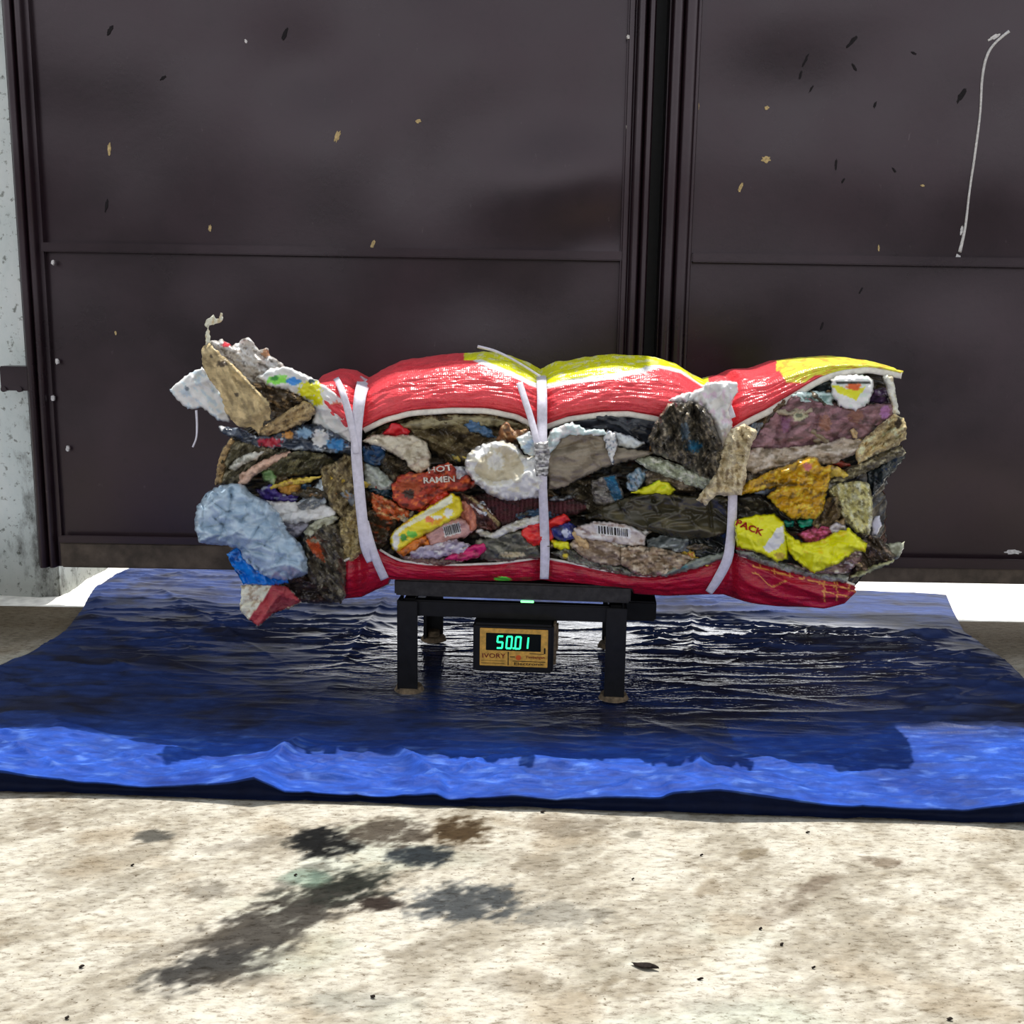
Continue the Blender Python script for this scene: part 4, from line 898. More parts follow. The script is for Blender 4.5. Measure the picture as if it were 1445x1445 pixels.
# ---- left middle field
piece('plastic_film', 'plastic film', 'broad muddy brown film layers right under the white hem, middle left', 3, [(170,640),(300,560),(500,500),(700,482),(950,485),(1230,550),(1260,640),(1200,700),(1050,780),(900,830),(720,800),(560,690),(430,640),(280,640)], Y=.010, col=(88,76,52), col2=[(48,40,30),(122,110,80)], thr=.06, cs=14, mat='filmd', amp=.010, sc=12, ang=5, an=3.4)
piece('plastic_film', 'plastic film', 'smooth olive grey fold directly beneath the white hem', 3, [(360,560),(560,510),(760,490),(1000,500),(1200,560),(1120,570),(800,555),(600,580),(430,590)], Y=.0, col=(130,122,92), col2=(92,84,62), mat='film', amp=.004, sc=14, ang=0, an=4)
piece('plastic_scrap', 'plastic scrap', 'torn red plastic scrap under the white hem beside the left strap', 3, [(275,625),(345,545),(400,565),(455,600),(440,632),(350,640)], Y=-.010, col=(176,30,40), col2=(110,14,24), thr=.2, mat='clean', amp=.005, sc=7)
piece('plastic_film', 'plastic film', 'dark navy film fold right of the left strap', 3, [(155,700),(220,675),(290,720),(305,800),(240,830),(158,800)], Y=-.014, col=(30,60,92), col2=(14,22,36), thr=.05, mat='clean', amp=.006, sc=8, ang=10)
piece('plastic_bag', 'plastic bag', 'rounded pale grey beige bag right of the left strap', 3, [(150,660),(220,625),(330,632),(480,632),(560,672),(592,760),(585,830),(530,872),(470,860),(430,785),(350,745),(280,705)], Y=-.018, col=(178,170,152), col2=[(150,140,120),(120,108,88)], thr=.16, cs=10, mat='film', amp=.006, sc=12, ang=10, bulge=.022)
piece('plastic_film', 'plastic film', 'crumpled black olive film under the rounded grey beige bag', 3, [(240,830),(300,750),(400,765),(465,850),(480,925),(420,960),(330,940),(270,880)], Y=-.010, col=(52,46,36), col2=[(28,26,22),(96,86,66)], thr=.08, cs=7, mat='filmd', amp=.011, sc=8, ang=30)
piece('paper_sheet', 'paper', 'greenish grey crumpled paper beside the left strap', 4, [(118,165),(200,185),(290,270),(325,300),(300,345),(240,345),(135,325)], Y=-.012, col=(160,166,158), col2=(120,126,116), mat='paper', amp=.006, sc=9, ang=30)
piece('plastic_film', 'plastic film', 'dark teal strip of film under the greenish grey paper', 4, [(138,310),(220,335),(320,335),(325,400),(240,400),(150,355)], Y=-.006, col=(28,52,64), col2=(14,20,26), mat='clean', amp=.006, sc=8)
piece('plastic_film', 'plastic film', 'mixed olive and grey film layers low beside the left strap', 4, [(120,340),(240,380),(330,420),(340,560),(300,660),(220,740),(170,700),(150,560)], Y=.004, col=(70,60,44), col2=[(150,70,34),(34,30,26)], thr=.1, cs=8, mat='filmd', amp=.010, sc=9, ang=15, an=2.4)
piece('plastic_wrapper', 'wrapper', 'orange brown crinkled wrapper between the left strap and the noodle wrapper', 4, [(160,360),(230,390),(320,440),(420,490),(430,530),(350,552),(240,545),(180,480)], Y=-.010, col=(170,80,40), col2=[(96,50,30),(210,160,110)], thr=.1, cs=7, mat='film', amp=.008, sc=7, ang=25, an=2)
o_ = piece('noodle_wrapper', 'wrapper', 'red and orange noodle wrapper with white lettering, left of the bowl-shaped bag', 4, [(310,310),(355,250),(440,232),(530,235),(600,190),(690,165),(735,210),(742,280),(830,245),(840,315),(790,350),(690,345),(600,400),(500,480),(380,462),(318,400)], Y=-.026, col=(150,50,36), col2=[(196,96,44),(92,30,24)], thr=.08, cs=7, mat='paper', amp=.006, sc=12, ang=-15, an=1.5, blobs=[((420,330,80,60),(150,70,38)),((420,370,40,30),(50,36,30))])
surf_text(o_, 'HOT', z4_(552, 232), (34.5, -4.5), (-1.6, -8.6), mwh, bold=.03)
surf_text(o_, 'RAMEN', z4_(520, 300), (44, -2.5), (-.6, -8.6), mwh, bold=.03)
piece('plastic_film', 'plastic film', 'silvery white scrap between the noodle wrapper and the bowl-shaped bag', 4, [(700,180),(780,195),(835,235),(820,262),(745,275)], Y=-.020, col=(190,190,202), col2=(140,140,154), mat='clean', amp=.005, sc=7)
piece('plastic_wrapper', 'wrapper', 'plain red orange wrapper fold just under the noodle wrapper lettering', 4, [(470,480),(560,410),(660,345),(700,380),(640,420),(560,460),(500,500)], Y=-.022, col=(176,52,34), col2=(120,36,28), mat='clean', amp=.004, sc=8, ang=-35)
piece('plastic_film', 'plastic film', 'brown fold with tan edge sloping down right of the yellow tube wrapper', 4, [(775,365),(850,390),(960,480),(1045,570),(1035,605),(985,625),(870,600),(845,480)], Y=-.012, col=(90,54,50), col2=(54,34,32), mat='filmd', amp=.006, sc=9, ang=45, an=3, folds=[((790,380),(1030,580),.008,3)], blobs=[([(775,365),(850,390),(1045,570),(1035,600),(960,520),(850,420)],(150,132,96))])
piece('plastic_wrapper', 'wrapper', 'salmon pink vertical wrapper right of the yellow tube wrapper', 4, [(755,430),(835,405),(862,480),(880,590),(850,625),(780,620),(765,540)], Y=-.018, col=(180,112,88), col2=(140,76,64), mat='film', amp=.005, sc=9, ang=80)
piece('plastic_packet', 'wrapper', 'pinkish clear packet with a barcode below the yellow tube wrapper', 4, [(540,640),(640,580),(760,535),(800,560),(850,625),(800,655),(680,700),(560,725)], Y=-.024, col=(176,136,130), col2=(150,110,104), mat='paper', amp=.0025, sc=14, ang=-20, barc=((648,592), (112,-30), (18,72), 16))
piece('plastic_wrapper', 'wrapper', 'orange strip of wrapper under the lower end of the yellow tube', 4, [(340,770),(420,700),(545,645),(560,712),(480,745),(380,790)], Y=-.024, col=(196,110,34), col2=(130,66,26), mat='film', amp=.004, sc=8, ang=-30)
piece('plastic_wrapper', 'wrapper', 'yellow tube-shaped wrapper with white flap lying diagonally, middle left', 4, [(300,670),(330,620),(450,530),(560,465),(640,420),(710,375),(760,400),(785,480),(740,535),(620,590),(520,640),(440,690),(360,755),(310,745)], Y=-.034, col=(228,176,30), col2=(206,140,20), thr=.22, cs=12, mat='clean', amp=.0045, sc=12, ang=-30, an=2.4, bulge=.022, blobs=[([(300,670),(330,620),(640,420),(715,375),(715,430),(560,520),(400,600),(320,670)],(216,204,170)),((560,545,34,22),(222,100,60)),((610,530,40,12),(250,235,200)),((440,645,34,24),(90,160,50)),((385,665,22,26),(60,120,40)),((330,690,26,60),(190,190,186)),((690,500,30,30),(250,236,190))])
piece('plastic_film', 'plastic film', 'lilac silver film crumpled under the barcode packet', 4, [(420,775),(500,740),(620,705),(740,685),(835,725),(790,775),(700,785),(600,800),(430,805)], Y=-.026, col=(158,150,166), col2=[(110,100,116),(206,200,210)], thr=.1, cs=7, mat='clean', amp=.008, sc=9, ang=-10, an=2.2)
piece('plastic_wrapper', 'wrapper', 'magenta wrapper with tiny white letters resting low above the crimson sack', 4, [(660,810),(720,770),(850,725),(950,705),(945,750),(880,800),(780,822)], Y=-.020, col=(176,34,92), col2=(120,20,56), mat='clean', amp=.004, sc=9, ang=-10)
piece('plastic_film', 'plastic film', 'brown film band low between the lilac film and the crimson sack', 4, [(330,770),(430,790),(600,795),(700,800),(760,830),(640,845),(480,830),(380,800)], Y=-.012, col=(120,98,88), col2=(70,50,46), mat='filmd', amp=.006, sc=8, an=2.5, blobs=[((470,795,60,14),(196,186,180))])
piece('mesh_bag', 'mesh bag', 'dark maroon ribbed net bag under the bowl-shaped bag', 4, [(880,390),(960,370),(1100,395),(1300,400),(1480,400),(1600,420),(1640,470),(1560,500),(1400,520),(1200,560),(1060,580),(1000,520),(930,450)], Y=-.004, col=(70,28,36), col2=(40,18,24), mat='cloth', amp=.003, sc=14, ripple=(.004, 1.9, 0))
piece('plastic_bag', 'plastic bag', 'dark grey plastic bag low between the magenta wrapper and middle strap', 4, [(870,780),(880,690),(1000,665),(1180,620),(1250,700),(1330,760),(1340,800),(1150,815),(960,830)], Y=-.010, col=(76,76,68), col2=[(46,46,42),(120,118,104)], thr=.08, cs=10, mat='film', amp=.008, sc=12, ang=15, blobs=[((1130,785,80,18),(170,158,132))], folds=[((1170,630),(1240,780),.008,3)])
piece('plastic_strip', 'plastic film', 'off-white curved strip rising toward the middle strap from the left', 4, [(870,620),(910,618),(980,645),(1080,590),(1200,545),(1310,528),(1330,560),(1200,600),(1080,640),(990,672),(910,655)], Y=-.022, col=(206,204,190), col2=(160,156,140), mat='paper', amp=.004, sc=8, ang=-15, an=2.5)
piece('plastic_wrapper', 'wrapper', 'bright red wrapper passing behind the middle strap', 0, [(734,752),(748,741),(770,737),(797,726),(804,733),(786,748),(785,757),(770,764),(753,771),(743,762)], Y=-.026, col=(204,40,36), col2=(160,26,28), mat='clean', amp=.004, sc=12, ang=-20)
piece('plastic_wrapper', 'wrapper', 'dark blue wrapper with pale spot right of the middle strap', 6, [(130,490),(240,455),(285,485),(275,560),(210,580),(140,545)], Y=-.028, col=(36,42,100), col2=(22,24,58), mat='clean', amp=.005, sc=8, blobs=[((225,525,28,30),(170,176,206))])
piece('plastic_wrapper', 'wrapper', 'small yellow wrapper corner just below the dark blue wrapper', 6, [(128,575),(240,585),(255,625),(190,630),(140,600)], Y=-.026, col=(226,200,24), col2=(190,160,20), mat='clean', amp=.003, sc=8)
piece('plastic_bag', 'plastic bag', 'bowl-shaped translucent white bag with rolled rim left of the middle strap', 4, [(805,160),(830,100),(880,60),(960,28),(1060,12),(1150,50),(1200,120),(1290,120),(1345,180),(1350,300),(1300,385),(1180,402),(1080,408),(970,370),(880,290),(815,220)], Y=-.050, col=(214,212,202), col2=(186,182,168), cs=12, mat='clean', amp=.007, sc=12, ang=10, bulge=.035, eb=.035, dents=[((1020),(190),150,85,.030)], folds=[((815,190),(880,290),.012,4),((880,290),(1000,330),.012,4),((1000,330),(1140,300),.012,4),((1140,300),(1240,210),.012,4),((870,240),(1000,290),-.012,4),((1000,290),(1130,265),-.012,4),((1060,20),(1180,110),.010,3),((900,60),(960,150),-.008,4),((1000,110),(1010,260),.006,3),((1100,90),(1120,240),.006,3)], blobs=[([(860,200),(900,130),(960,90),(1060,40),(1150,90),(1200,170),(1200,230),(1130,270),(1000,290),(900,260)],(176,168,148)),((1010,150,60,60),(206,202,190))])
piece('plastic_scrap', 'plastic scrap', 'brown torn scrap sticking up above the bowl-shaped bag', 3, [(1035,655),(1070,560),(1090,545),(1145,605),(1240,590),(1190,650),(1120,670),(1060,670)], Y=-.030, col=(124,82,48), col2=[(176,146,108),(76,50,34)], thr=.08, cs=6, mat='paper', amp=.006, sc=7, ang=60)
piece('plastic_film', 'plastic film', 'small icy blue film at the left side of the middle strap knot', 3, [(1165,645),(1245,605),(1290,680),(1300,760),(1220,740)], Y=-.052, col=(188,206,222), col2=(150,170,190), mat='clean', amp=.005, sc=7)
# ---- right middle field
piece('plastic_film', 'plastic film', 'smooth black navy film under the white hem right of the middle strap', 5, [(90,560),(160,515),(300,480),(450,440),(700,450),(870,470),(850,560),(800,640),(700,650),(560,580),(350,570),(200,570)], Y=.0, col=(38,42,50), col2=(24,26,32), mat='clean', amp=.006, sc=16, ang=5, an=3)
piece('plastic_film', 'plastic film', 'charcoal film fold under the black navy film', 5, [(540,650),(700,640),(830,620),(860,700),(700,740),(560,720)], Y=.0, col=(66,66,72), col2=(34,34,38), mat='clean', amp=.008, sc=10, ang=-10, an=2.5)
piece('plastic_bag', 'plastic bag', 'large taupe grey bag draped right of the middle strap', 5, [(100,690),(130,620),(190,590),(300,565),(480,575),(560,660),(700,680),(830,690),(740,720),(600,750),(470,790),(330,850),(220,915),(120,940)], Y=-.020, col=(124,114,98), col2=(98,88,74), cs=20, mat='film', amp=.006, sc=18, ang=-15, an=3, bulge=.022, folds=[((140,720),(480,640),.008,5),((520,740),(800,690),.008,4),((480,590),(560,680),-.006,4)])
piece('plastic_film', 'plastic film', 'pale sky blue film edge folded over the taupe grey bag', 5, [(98,610),(140,545),(270,500),(330,535),(360,550),(470,545),(500,575),(370,575),(250,570),(185,600),(150,660),(102,710)], Y=-.034, col=(176,204,228), col2=(206,216,222), mat='clean', amp=.005, sc=8, ang=-15)
piece('plastic_film', 'plastic film', 'grey white triangular film right of the small white knot', 5, [(545,560),(640,590),(745,640),(690,662),(560,655)], Y=-.022, col=(184,190,196), col2=(148,154,160), mat='clean', amp=.004, sc=9, ang=25)
piece('plastic_knot', 'plastic film', 'small white twisted knot of film hanging over the taupe bag', 5, [(480,590),(500,548),(545,565),(555,640),(545,700),(530,770),(515,720),(490,650)], Y=-.038, col=(206,214,222), col2=(90,100,114), thr=.1, cs=4, mat='clean', amp=.008, sc=6, ang=85, an=3)
piece('plastic_bag', 'plastic bag', 'dark streaky crumpled bag with blue tint under the right end of the white hem', 5, [(905,380),(960,365),(1060,362),(1140,400),(1205,530),(1245,640),(1255,760),(1230,875),(1150,865),(1050,800),(960,745),(800,690),(775,600),(830,490)], Y=-.040, col=(70,66,58), col2=[(34,34,34),(128,118,100)], thr=.04, cs=6, mat='filmd', amp=.014, sc=11, ang=70, an=3, bulge=.026, blobs=[((1070,650,50,34),(36,88,116)),((1010,560,30,60),(84,100,112))], folds=[((930,380),(1060,760),-.012,3),((1060,400),(1200,760),-.012,3),((1130,420),(1240,760),.010,3)])
piece('plastic_film', 'plastic film', 'pale green grey strip sloping down under the dark streaky bag', 5, [(685,740),(760,722),(850,735),(960,780),(1100,830),(1235,885),(1250,960),(1150,930),(1060,905),(940,860),(790,805)], Y=-.030, col=(160,166,146), col2=[(112,116,98),(196,198,184)], thr=.1, cs=6, mat='filmd', amp=.007, sc=9, ang=22, an=3)
piece('plastic_wrapper', 'wrapper', 'grey and blue plastic wrapper right of the middle strap', 6, [(400,185),(480,160),(545,145),(590,255),(600,300),(540,315),(480,342),(415,320)], Y=-.018, col=(126,122,116), col2=(80,76,72), cs=6, mat='filmd', amp=.007, sc=8, blobs=[([(480,160),(545,145),(600,290),(540,312)],(40,100,134))])
piece('plastic_wrapper', 'wrapper', 'silver blue curled wrapper left of the lime yellow wrapper', 6, [(625,220),(635,140),(700,100),(765,108),(740,180),(670,255)], Y=-.020, col=(140,156,168), col2=[(90,84,76),(56,96,120)], thr=.08, cs=6, mat='film', amp=.008, sc=7, ang=60)
piece('plastic_film', 'plastic film', 'brown grey fold arching above the lime yellow wrapper', 6, [(740,125),(860,115),(980,150),(1080,210),(1075,245),(980,250),(860,190),(760,220)], Y=-.014, col=(92,80,64), col2=[(56,48,40),(130,118,98)], mat='filmd', amp=.008, sc=9, ang=20, an=2.5)
piece('plastic_wrapper', 'wrapper', 'bright lime yellow wrapper above the large black bag', 6, [(660,262),(740,225),(850,178),(900,200),(945,240),(910,265),(800,260),(720,268)], Y=-.024, col=(196,222,30), col2=(150,176,20), thr=.2, mat='clean', amp=.004, sc=8, ang=-15)
piece('plastic_film', 'plastic film', 'black olive crumpled film left of the grey and blue wrapper', 6, [(190,240),(290,170),(400,170),(420,330),(560,320),(640,290),(560,400),(420,400),(300,350)], Y=-.002, col=(44,40,30), col2=[(26,24,20),(72,64,48)], mat='filmd', amp=.010, sc=9)
piece('plastic_bag', 'plastic bag', 'large black olive bag lying across the middle right of the bale', 6, [(300,410),(400,395),(520,330),(680,275),(850,265),(1080,290),(1250,280),(1300,300),(1300,500),(1200,545),(1050,565),(900,545),(740,500),(560,450),(400,430)], Y=-.014, col=(52,48,34), col2=[(34,32,24),(78,72,52)], thr=.12, cs=18, mat='clean', amp=.011, sc=20, ang=12, an=3.4, bulge=.024, folds=[((700,500),(1000,380),.010,4),((420,410),(660,340),.008,4),((850,360),(1280,420),-.008,4)])
piece('plastic_packet', 'wrapper', 'transparent silvery packet with a barcode right of the middle strap', 6, [(275,490),(420,452),(560,458),(680,490),(745,540),(742,595),(660,605),(540,580),(400,565),(300,545)], Y=-.026, col=(168,160,158), col2=[(206,200,200),(120,100,90)], thr=.1, cs=9, mat='clean', amp=.004, sc=11, ang=10, barc=((425,468), (225,26), (4,62), 22))
piece('plastic_film', 'plastic film', 'brownish shiny film under the transparent barcode packet', 6, [(245,600),(300,545),(400,560),(540,585),(600,620),(595,725),(500,735),(400,710),(320,665)], Y=-.016, col=(130,112,94), col2=[(80,66,54),(180,164,146)], thr=.08, cs=8, mat='film', amp=.009, sc=9, ang=15, an=2)
piece('plastic_film', 'plastic film', 'tan crinkled film low above the crimson sack, middle right', 6, [(590,625),(700,612),(820,622),(1000,665),(1070,690),(980,760),(880,790),(800,805),(680,785),(595,725)], Y=-.020, col=(150,130,108), col2=[(84,70,56),(190,176,156)], thr=.04, cs=6, mat='film', amp=.010, sc=8, ang=5, an=1.6)
piece('plastic_film', 'plastic film', 'dark glossy grey film right of the barcode packet', 6, [(745,570),(850,545),(980,552),(1035,560),(1035,645),(960,645),(860,625),(770,620)], Y=-.012, col=(84,90,90), col2=[(44,48,50),(140,146,146)], thr=.1, cs=8, mat='clean', amp=.009, sc=9, ang=-15)
piece('plastic_bag', 'plastic bag', 'plain black bag beside the right strap above the crimson sack', 6, [(1030,560),(1180,540),(1300,505),(1300,620),(1250,660),(1150,690),(1060,690)], Y=-.004, col=(30,34,34), col2=(18,20,20), mat='clean', amp=.008, sc=14, ang=-10, an=2.5)
piece('plastic_film', 'plastic film', 'grey green film strip lying along the crimson hem, middle right', 6, [(800,800),(900,770),(1000,725),(1150,680),(1280,645),(1300,665),(1180,715),(1020,770),(880,805)], Y=-.014, col=(116,122,112), col2=(80,88,82), mat='film', amp=.006, sc=9, ang=-22, an=3, blobs=[((1000,740,30,14),(76,116,116))])
piece('plastic_film', 'plastic film', 'grey green film strip along the crimson hem just right of the middle strap', 6, [(130,650),(220,620),(330,670),(450,720),(600,750),(700,790),(760,812),(600,800),(420,755),(260,705)], Y=-.010, col=(124,126,112), col2=[(84,86,76),(60,60,50)], mat='filmd', amp=.006, sc=9, ang=18, an=3, blobs=[((225,675,20,18),(206,176,50))])
# ---- right end
piece('woven_bag', 'sack', 'faded purple brown printed woven bag at the right end', 7, [(350,665),(400,590),(520,450),(650,320),(780,340),(900,370),(1040,410),(1180,380),(1300,375),(1300,450),(1200,520),(1090,610),(950,640),(800,650),(560,680)], Y=-.010, col=(108,78,84), col2=[(80,60,60),(140,104,112)], thr=.02, cs=10, mat='woven_dirty', amp=.006, sc=18, ang=-20, bulge=.016, blobs=[((690,450,50,32),(170,168,140)),((690,450,26,12),(96,100,80)),((860,500,40,50),(130,90,76)),((1060,450,50,50),(120,84,72)),((1250,430,30,44),(150,100,150)),((600,510,30,50),(120,80,108))], folds=[((610,350),(520,640),-.008,3),((850,380),(780,560),-.006,3)])
piece('plastic_film', 'plastic film', 'dark brown shadowed film in the fold beside the beige cloth strip', 7, [(400,560),(500,500),(640,360),(590,340),(480,440),(400,500),(350,560)], Y=.0, col=(90,76,56), col2=(54,44,34), mat='filmd', amp=.006, sc=9, ang=-40, an=3)
piece('plastic_film', 'plastic film', 'dark teal film deep under the right end of the white hem', 7, [(640,300),(720,240),(820,210),(920,215),(940,320),(860,315),(700,310)], Y=.008, col=(52,62,64), col2=(30,36,38), mat='clean', amp=.008, sc=9)
piece('plastic_film', 'plastic film', 'pale mint film strip above the purple brown woven bag', 7, [(640,315),(700,298),(860,296),(900,305),(945,335),(900,350),(930,390),(900,385),(820,365),(700,350)], Y=-.014, col=(176,206,200), col2=(100,128,124), thr=.1, cs=8, mat='clean', amp=.005, sc=9, blobs=[((760,335,60,18),(84,104,100))])
piece('plastic_packet', 'wrapper', 'white pouch with orange and yellow flame print under the right hem', 7, [(905,220),(940,195),(1100,190),(1170,215),(1165,290),(1135,370),(1065,412),(960,385),(910,300)], Y=-.026, col=(206,214,204), col2=(180,192,184), mat='clean', amp=.003, sc=14, bulge=.020, blobs=[([(930,225),(1150,225),(1160,245),(930,245)],(40,44,40)),([(905,250),(960,255),(1010,280),(1130,260),(1090,310),(1060,350),(1000,320),(940,300)],(222,206,40)),((1050,262,50,20),(196,84,36))])
piece('plastic_film', 'plastic film', 'dark violet film behind the pouch at the far right end', 7, [(1140,360),(1180,290),(1210,250),(1265,265),(1285,380),(1220,385)], Y=.004, col=(70,50,80), col2=(36,30,42), mat='clean', amp=.006, sc=8)
piece('plastic_strip', 'plastic film', 'narrow cream strip hanging from the right tip of the red sack', 7, [(1240,185),(1300,190),(1310,270),(1320,340),(1340,440),(1300,445),(1292,350),(1270,260)], Y=-.012, col=(216,206,184), col2=(176,164,138), mat='paper', amp=.003, sc=8, ang=80)
piece('sacking_strip', 'sack', 'greyish beige sacking band under the purple brown woven bag', 7, [(340,700),(380,670),(560,672),(740,655),(860,640),(980,600),(1080,612),(1150,640),(1060,690),(900,760),(700,770),(520,800),(380,830),(335,800)], Y=-.022, col=(160,146,130), col2=[(110,98,80),(186,176,166)], thr=.04, cs=9, mat='woven_dirty', amp=.008, sc=14, ang=-8, an=3)
piece('plastic_film', 'plastic film', 'greyish brown ribbed film under the greyish beige sacking band', 8, [(330,150),(500,120),(640,100),(620,140),(480,190),(390,225),(320,230)], Y=-.014, col=(112,100,84), col2=[(66,58,48),(176,170,160)], thr=.05, cs=5, mat='filmd', amp=.007, sc=7, ang=-20)
piece('cloth_roll', 'cloth', 'tan rolled cloth curling at the far right end', 7, [(1060,690),(1090,640),(1180,560),(1260,490),(1310,448),(1370,470),(1388,530),(1380,600),(1300,655),(1180,700),(1080,760)], Y=-.022, col=(180,162,118), col2=[(120,104,72),(206,192,156)], thr=.04, cs=7, mat='cloth', amp=.009, sc=10, ang=-35, an=2.2, bulge=.026, blobs=[((1340,500,24,34),(54,44,32))])
piece('plastic_bag', 'plastic bag', 'dark blue black bag flap at the far right under the tan rolled cloth', 8, [(1130,170),(1220,110),(1300,60),(1392,20),(1385,70),(1330,140),(1240,250),(1165,340),(1140,260)], Y=.006, col=(34,42,46), col2=(20,24,28), mat='clean', amp=.008, sc=14, ang=-50, free=True)
piece('plastic_film', 'plastic film', 'olive film with thin pale edges at the right end below the tan roll', 8, [(870,210),(960,170),(1100,110),(1250,40),(1365,0),(1385,40),(1260,95),(1130,160),(1000,215),(890,245)], Y=-.016, col=(90,84,66), col2=[(50,46,38),(176,170,140)], thr=.12, cs=8, mat='filmd', amp=.006, sc=8, ang=-25, an=3.4, folds=[((890,230),(1370,20),.006,2)])
piece('plastic_bag', 'plastic bag', 'cream mottled bag standing at the right end', 8, [(880,290),(940,250),(1080,235),(1140,250),(1160,340),(1165,480),(1140,575),(1060,560),(990,490),(940,390)], Y=-.018, col=(190,184,132), col2=[(110,104,70),(214,210,170)], thr=.04, cs=7, mat='filmd', amp=.010, sc=11, ang=70, bulge=.020, folds=[((1140,250),(1165,480),.008,2)])
piece('plastic_film', 'plastic film', 'brown black curled film between the dark yellow bag and the cream bag', 8, [(760,500),(840,420),(870,350),(930,325),(975,380),(950,460),(880,520),(820,560)], Y=-.020, col=(84,70,50), col2=[(34,28,22),(140,122,90)], thr=.06, cs=8, mat='filmd', amp=.010, sc=9, ang=-60, bulge=.02)
piece('plastic_film', 'plastic film', 'dark green black film behind the cream mottled bag', 8, [(940,480),(1000,490),(1130,580),(1100,600),(1010,560),(930,540)], Y=-.008, col=(44,40,30), col2=(80,74,56), mat='filmd', amp=.008, sc=8)
piece('plastic_bag', 'plastic bag', 'black film band between the dark yellow bag and the yellow lettered bag', 8, [(280,335),(400,310),(520,380),(640,480),(800,480),(800,540),(700,560),(600,530),(520,460),(400,465),(280,490)], Y=-.012, col=(36,34,28), col2=(60,56,44), mat='clean', amp=.008, sc=14, ang=10, an=3)
piece('plastic_bag', 'plastic bag', 'dull ochre yellow crumpled bag near the right end', 8, [(285,315),(330,250),(450,190),(600,130),(760,68),(800,80),(830,140),(895,125),(885,210),(860,300),(845,410),(800,470),(640,470),(560,410),(480,325),(540,265),(420,290)], Y=-.036, col=(176,134,20), col2=[(110,84,20),(206,170,50)], thr=.06, cs=7, mat='film', amp=.009, sc=11, ang=-35, an=1.8, bulge=.026, blobs=[((740,135,30,24),(196,110,110)),((560,250,130,16),(96,74,20))], folds=[((300,300),(780,90),.010,4),((540,265),(850,260),-.010,3),((700,260),(640,460),.008,3)])
piece('plastic_wrapper', 'wrapper', 'bluish grey film scrap left of the ochre yellow bag', 8, [(385,270),(470,262),(540,275),(480,315),(400,312)], Y=-.018, col=(120,130,140), col2=(80,86,92), mat='clean', amp=.005, sc=8)
piece('plastic_wrapper', 'wrapper', 'small teal wrapper left of its brighter twin below the ochre bag', 8, [(585,495),(650,488),(655,525),(600,528)], Y=-.020, col=(20,110,100), col2=(14,66,62), mat='clean', amp=.003, sc=8)
piece('plastic_wrapper', 'wrapper', 'small bright teal green wrapper below the ochre yellow bag', 8, [(680,495),(770,472),(775,520),(690,528)], Y=-.022, col=(30,150,124), col2=(20,110,92), mat='clean', amp=.003, sc=8)
piece('plastic_film', 'plastic film', 'wine red film under the yellow lettered bag beside the right strap', 8, [(270,660),(330,640),(400,660),(380,690),(290,695)], Y=-.012, col=(130,24,34), col2=(90,14,24), mat='clean', amp=.004, sc=8)
piece('plastic_film', 'plastic film', 'maroon grey shiny film low at the right end', 8, [(600,760),(760,800),(900,760),(960,710),(1095,675),(1095,750),(1020,820),(900,850),(760,830)], Y=-.014, col=(120,96,92), col2=[(66,44,44),(196,186,170)], thr=.06, cs=6, mat='film', amp=.008, sc=8)
piece('plastic_film', 'plastic film', 'grey green film edge along the crimson hem at the right end', 8, [(270,690),(360,690),(500,740),(620,780),(800,835),(1010,855),(1010,900),(860,880),(660,830),(460,770),(300,715)], Y=-.012, col=(120,124,114), col2=[(84,86,78),(150,154,144)], mat='filmd', amp=.006, sc=9, ang=18, an=3.5)
piece('plastic_packet', 'wrapper', 'pink and maroon printed packet held in the fold of the lower yellow bag', 8, [(680,580),(780,535),(920,535),(950,560),(940,600),(860,640),(740,640)], Y=-.024, col=(150,54,76), col2=[(196,90,140),(96,30,44)], thr=.0, cs=4, mat='paper', amp=.004, sc=8)
piece('plastic_packet', 'wrapper', 'small grey white packet corner right of the pink packet', 8, [(890,545),(930,500),(990,530),(1030,560),(960,590),(930,600)], Y=-.030, col=(180,176,184), col2=(120,112,120), mat='clean', amp=.004, sc=7)
o_ = piece('plastic_bag', 'plastic bag', 'bright yellow bag with red lettering beside the right strap', 8, [(270,500),(300,480),(400,458),(520,450),(580,500),(605,580),(612,650),(605,735),(545,755),(440,695),(280,655)], Y=-.034, col=(240,212,16), col2=(206,176,16), thr=.25, cs=12, mat='clean', amp=.005, sc=14, ang=20, bulge=.026, blobs=[([(455,660),(500,600),(540,540),(585,520),(590,620),(550,670),(480,700)],(198,198,198)),((560,720,40,20),(150,130,40))])
surf_text(o_, 'PACK', (1037.5, 741), (38, 16), (3.6, -9.0), mred if False else plain('red_print', (170, 44, 24), .6, .3, 30, .1, 0), bold=.03)
piece('plastic_bag', 'plastic bag', 'bright yellow bag folded to a point below the pink packet', 8, [(600,560),(640,600),(700,640),(800,632),(870,605),(950,560),(1010,545),(1060,590),(1125,640),(1122,690),(1050,680),(960,755),(860,800),(785,828),(700,770),(620,690)], Y=-.040, col=(240,214,20), col2=(200,172,20), thr=.2, cs=10, mat='clean', amp=.007, sc=12, ang=25, bulge=.022, folds=[((650,620),(790,690),-.008,3),((790,690),(1000,600),-.008,3),((780,800),(790,700),.008,3)])
piece('plastic_disc', 'disc', 'small grey white plastic disc at the far right end', 8, [(1160,500),(1178,462),(1222,452),(1228,520),(1200,580),(1165,592)], Y=.006, col=(176,176,188), mat='clean', amp=.001, sc=20, free=True)
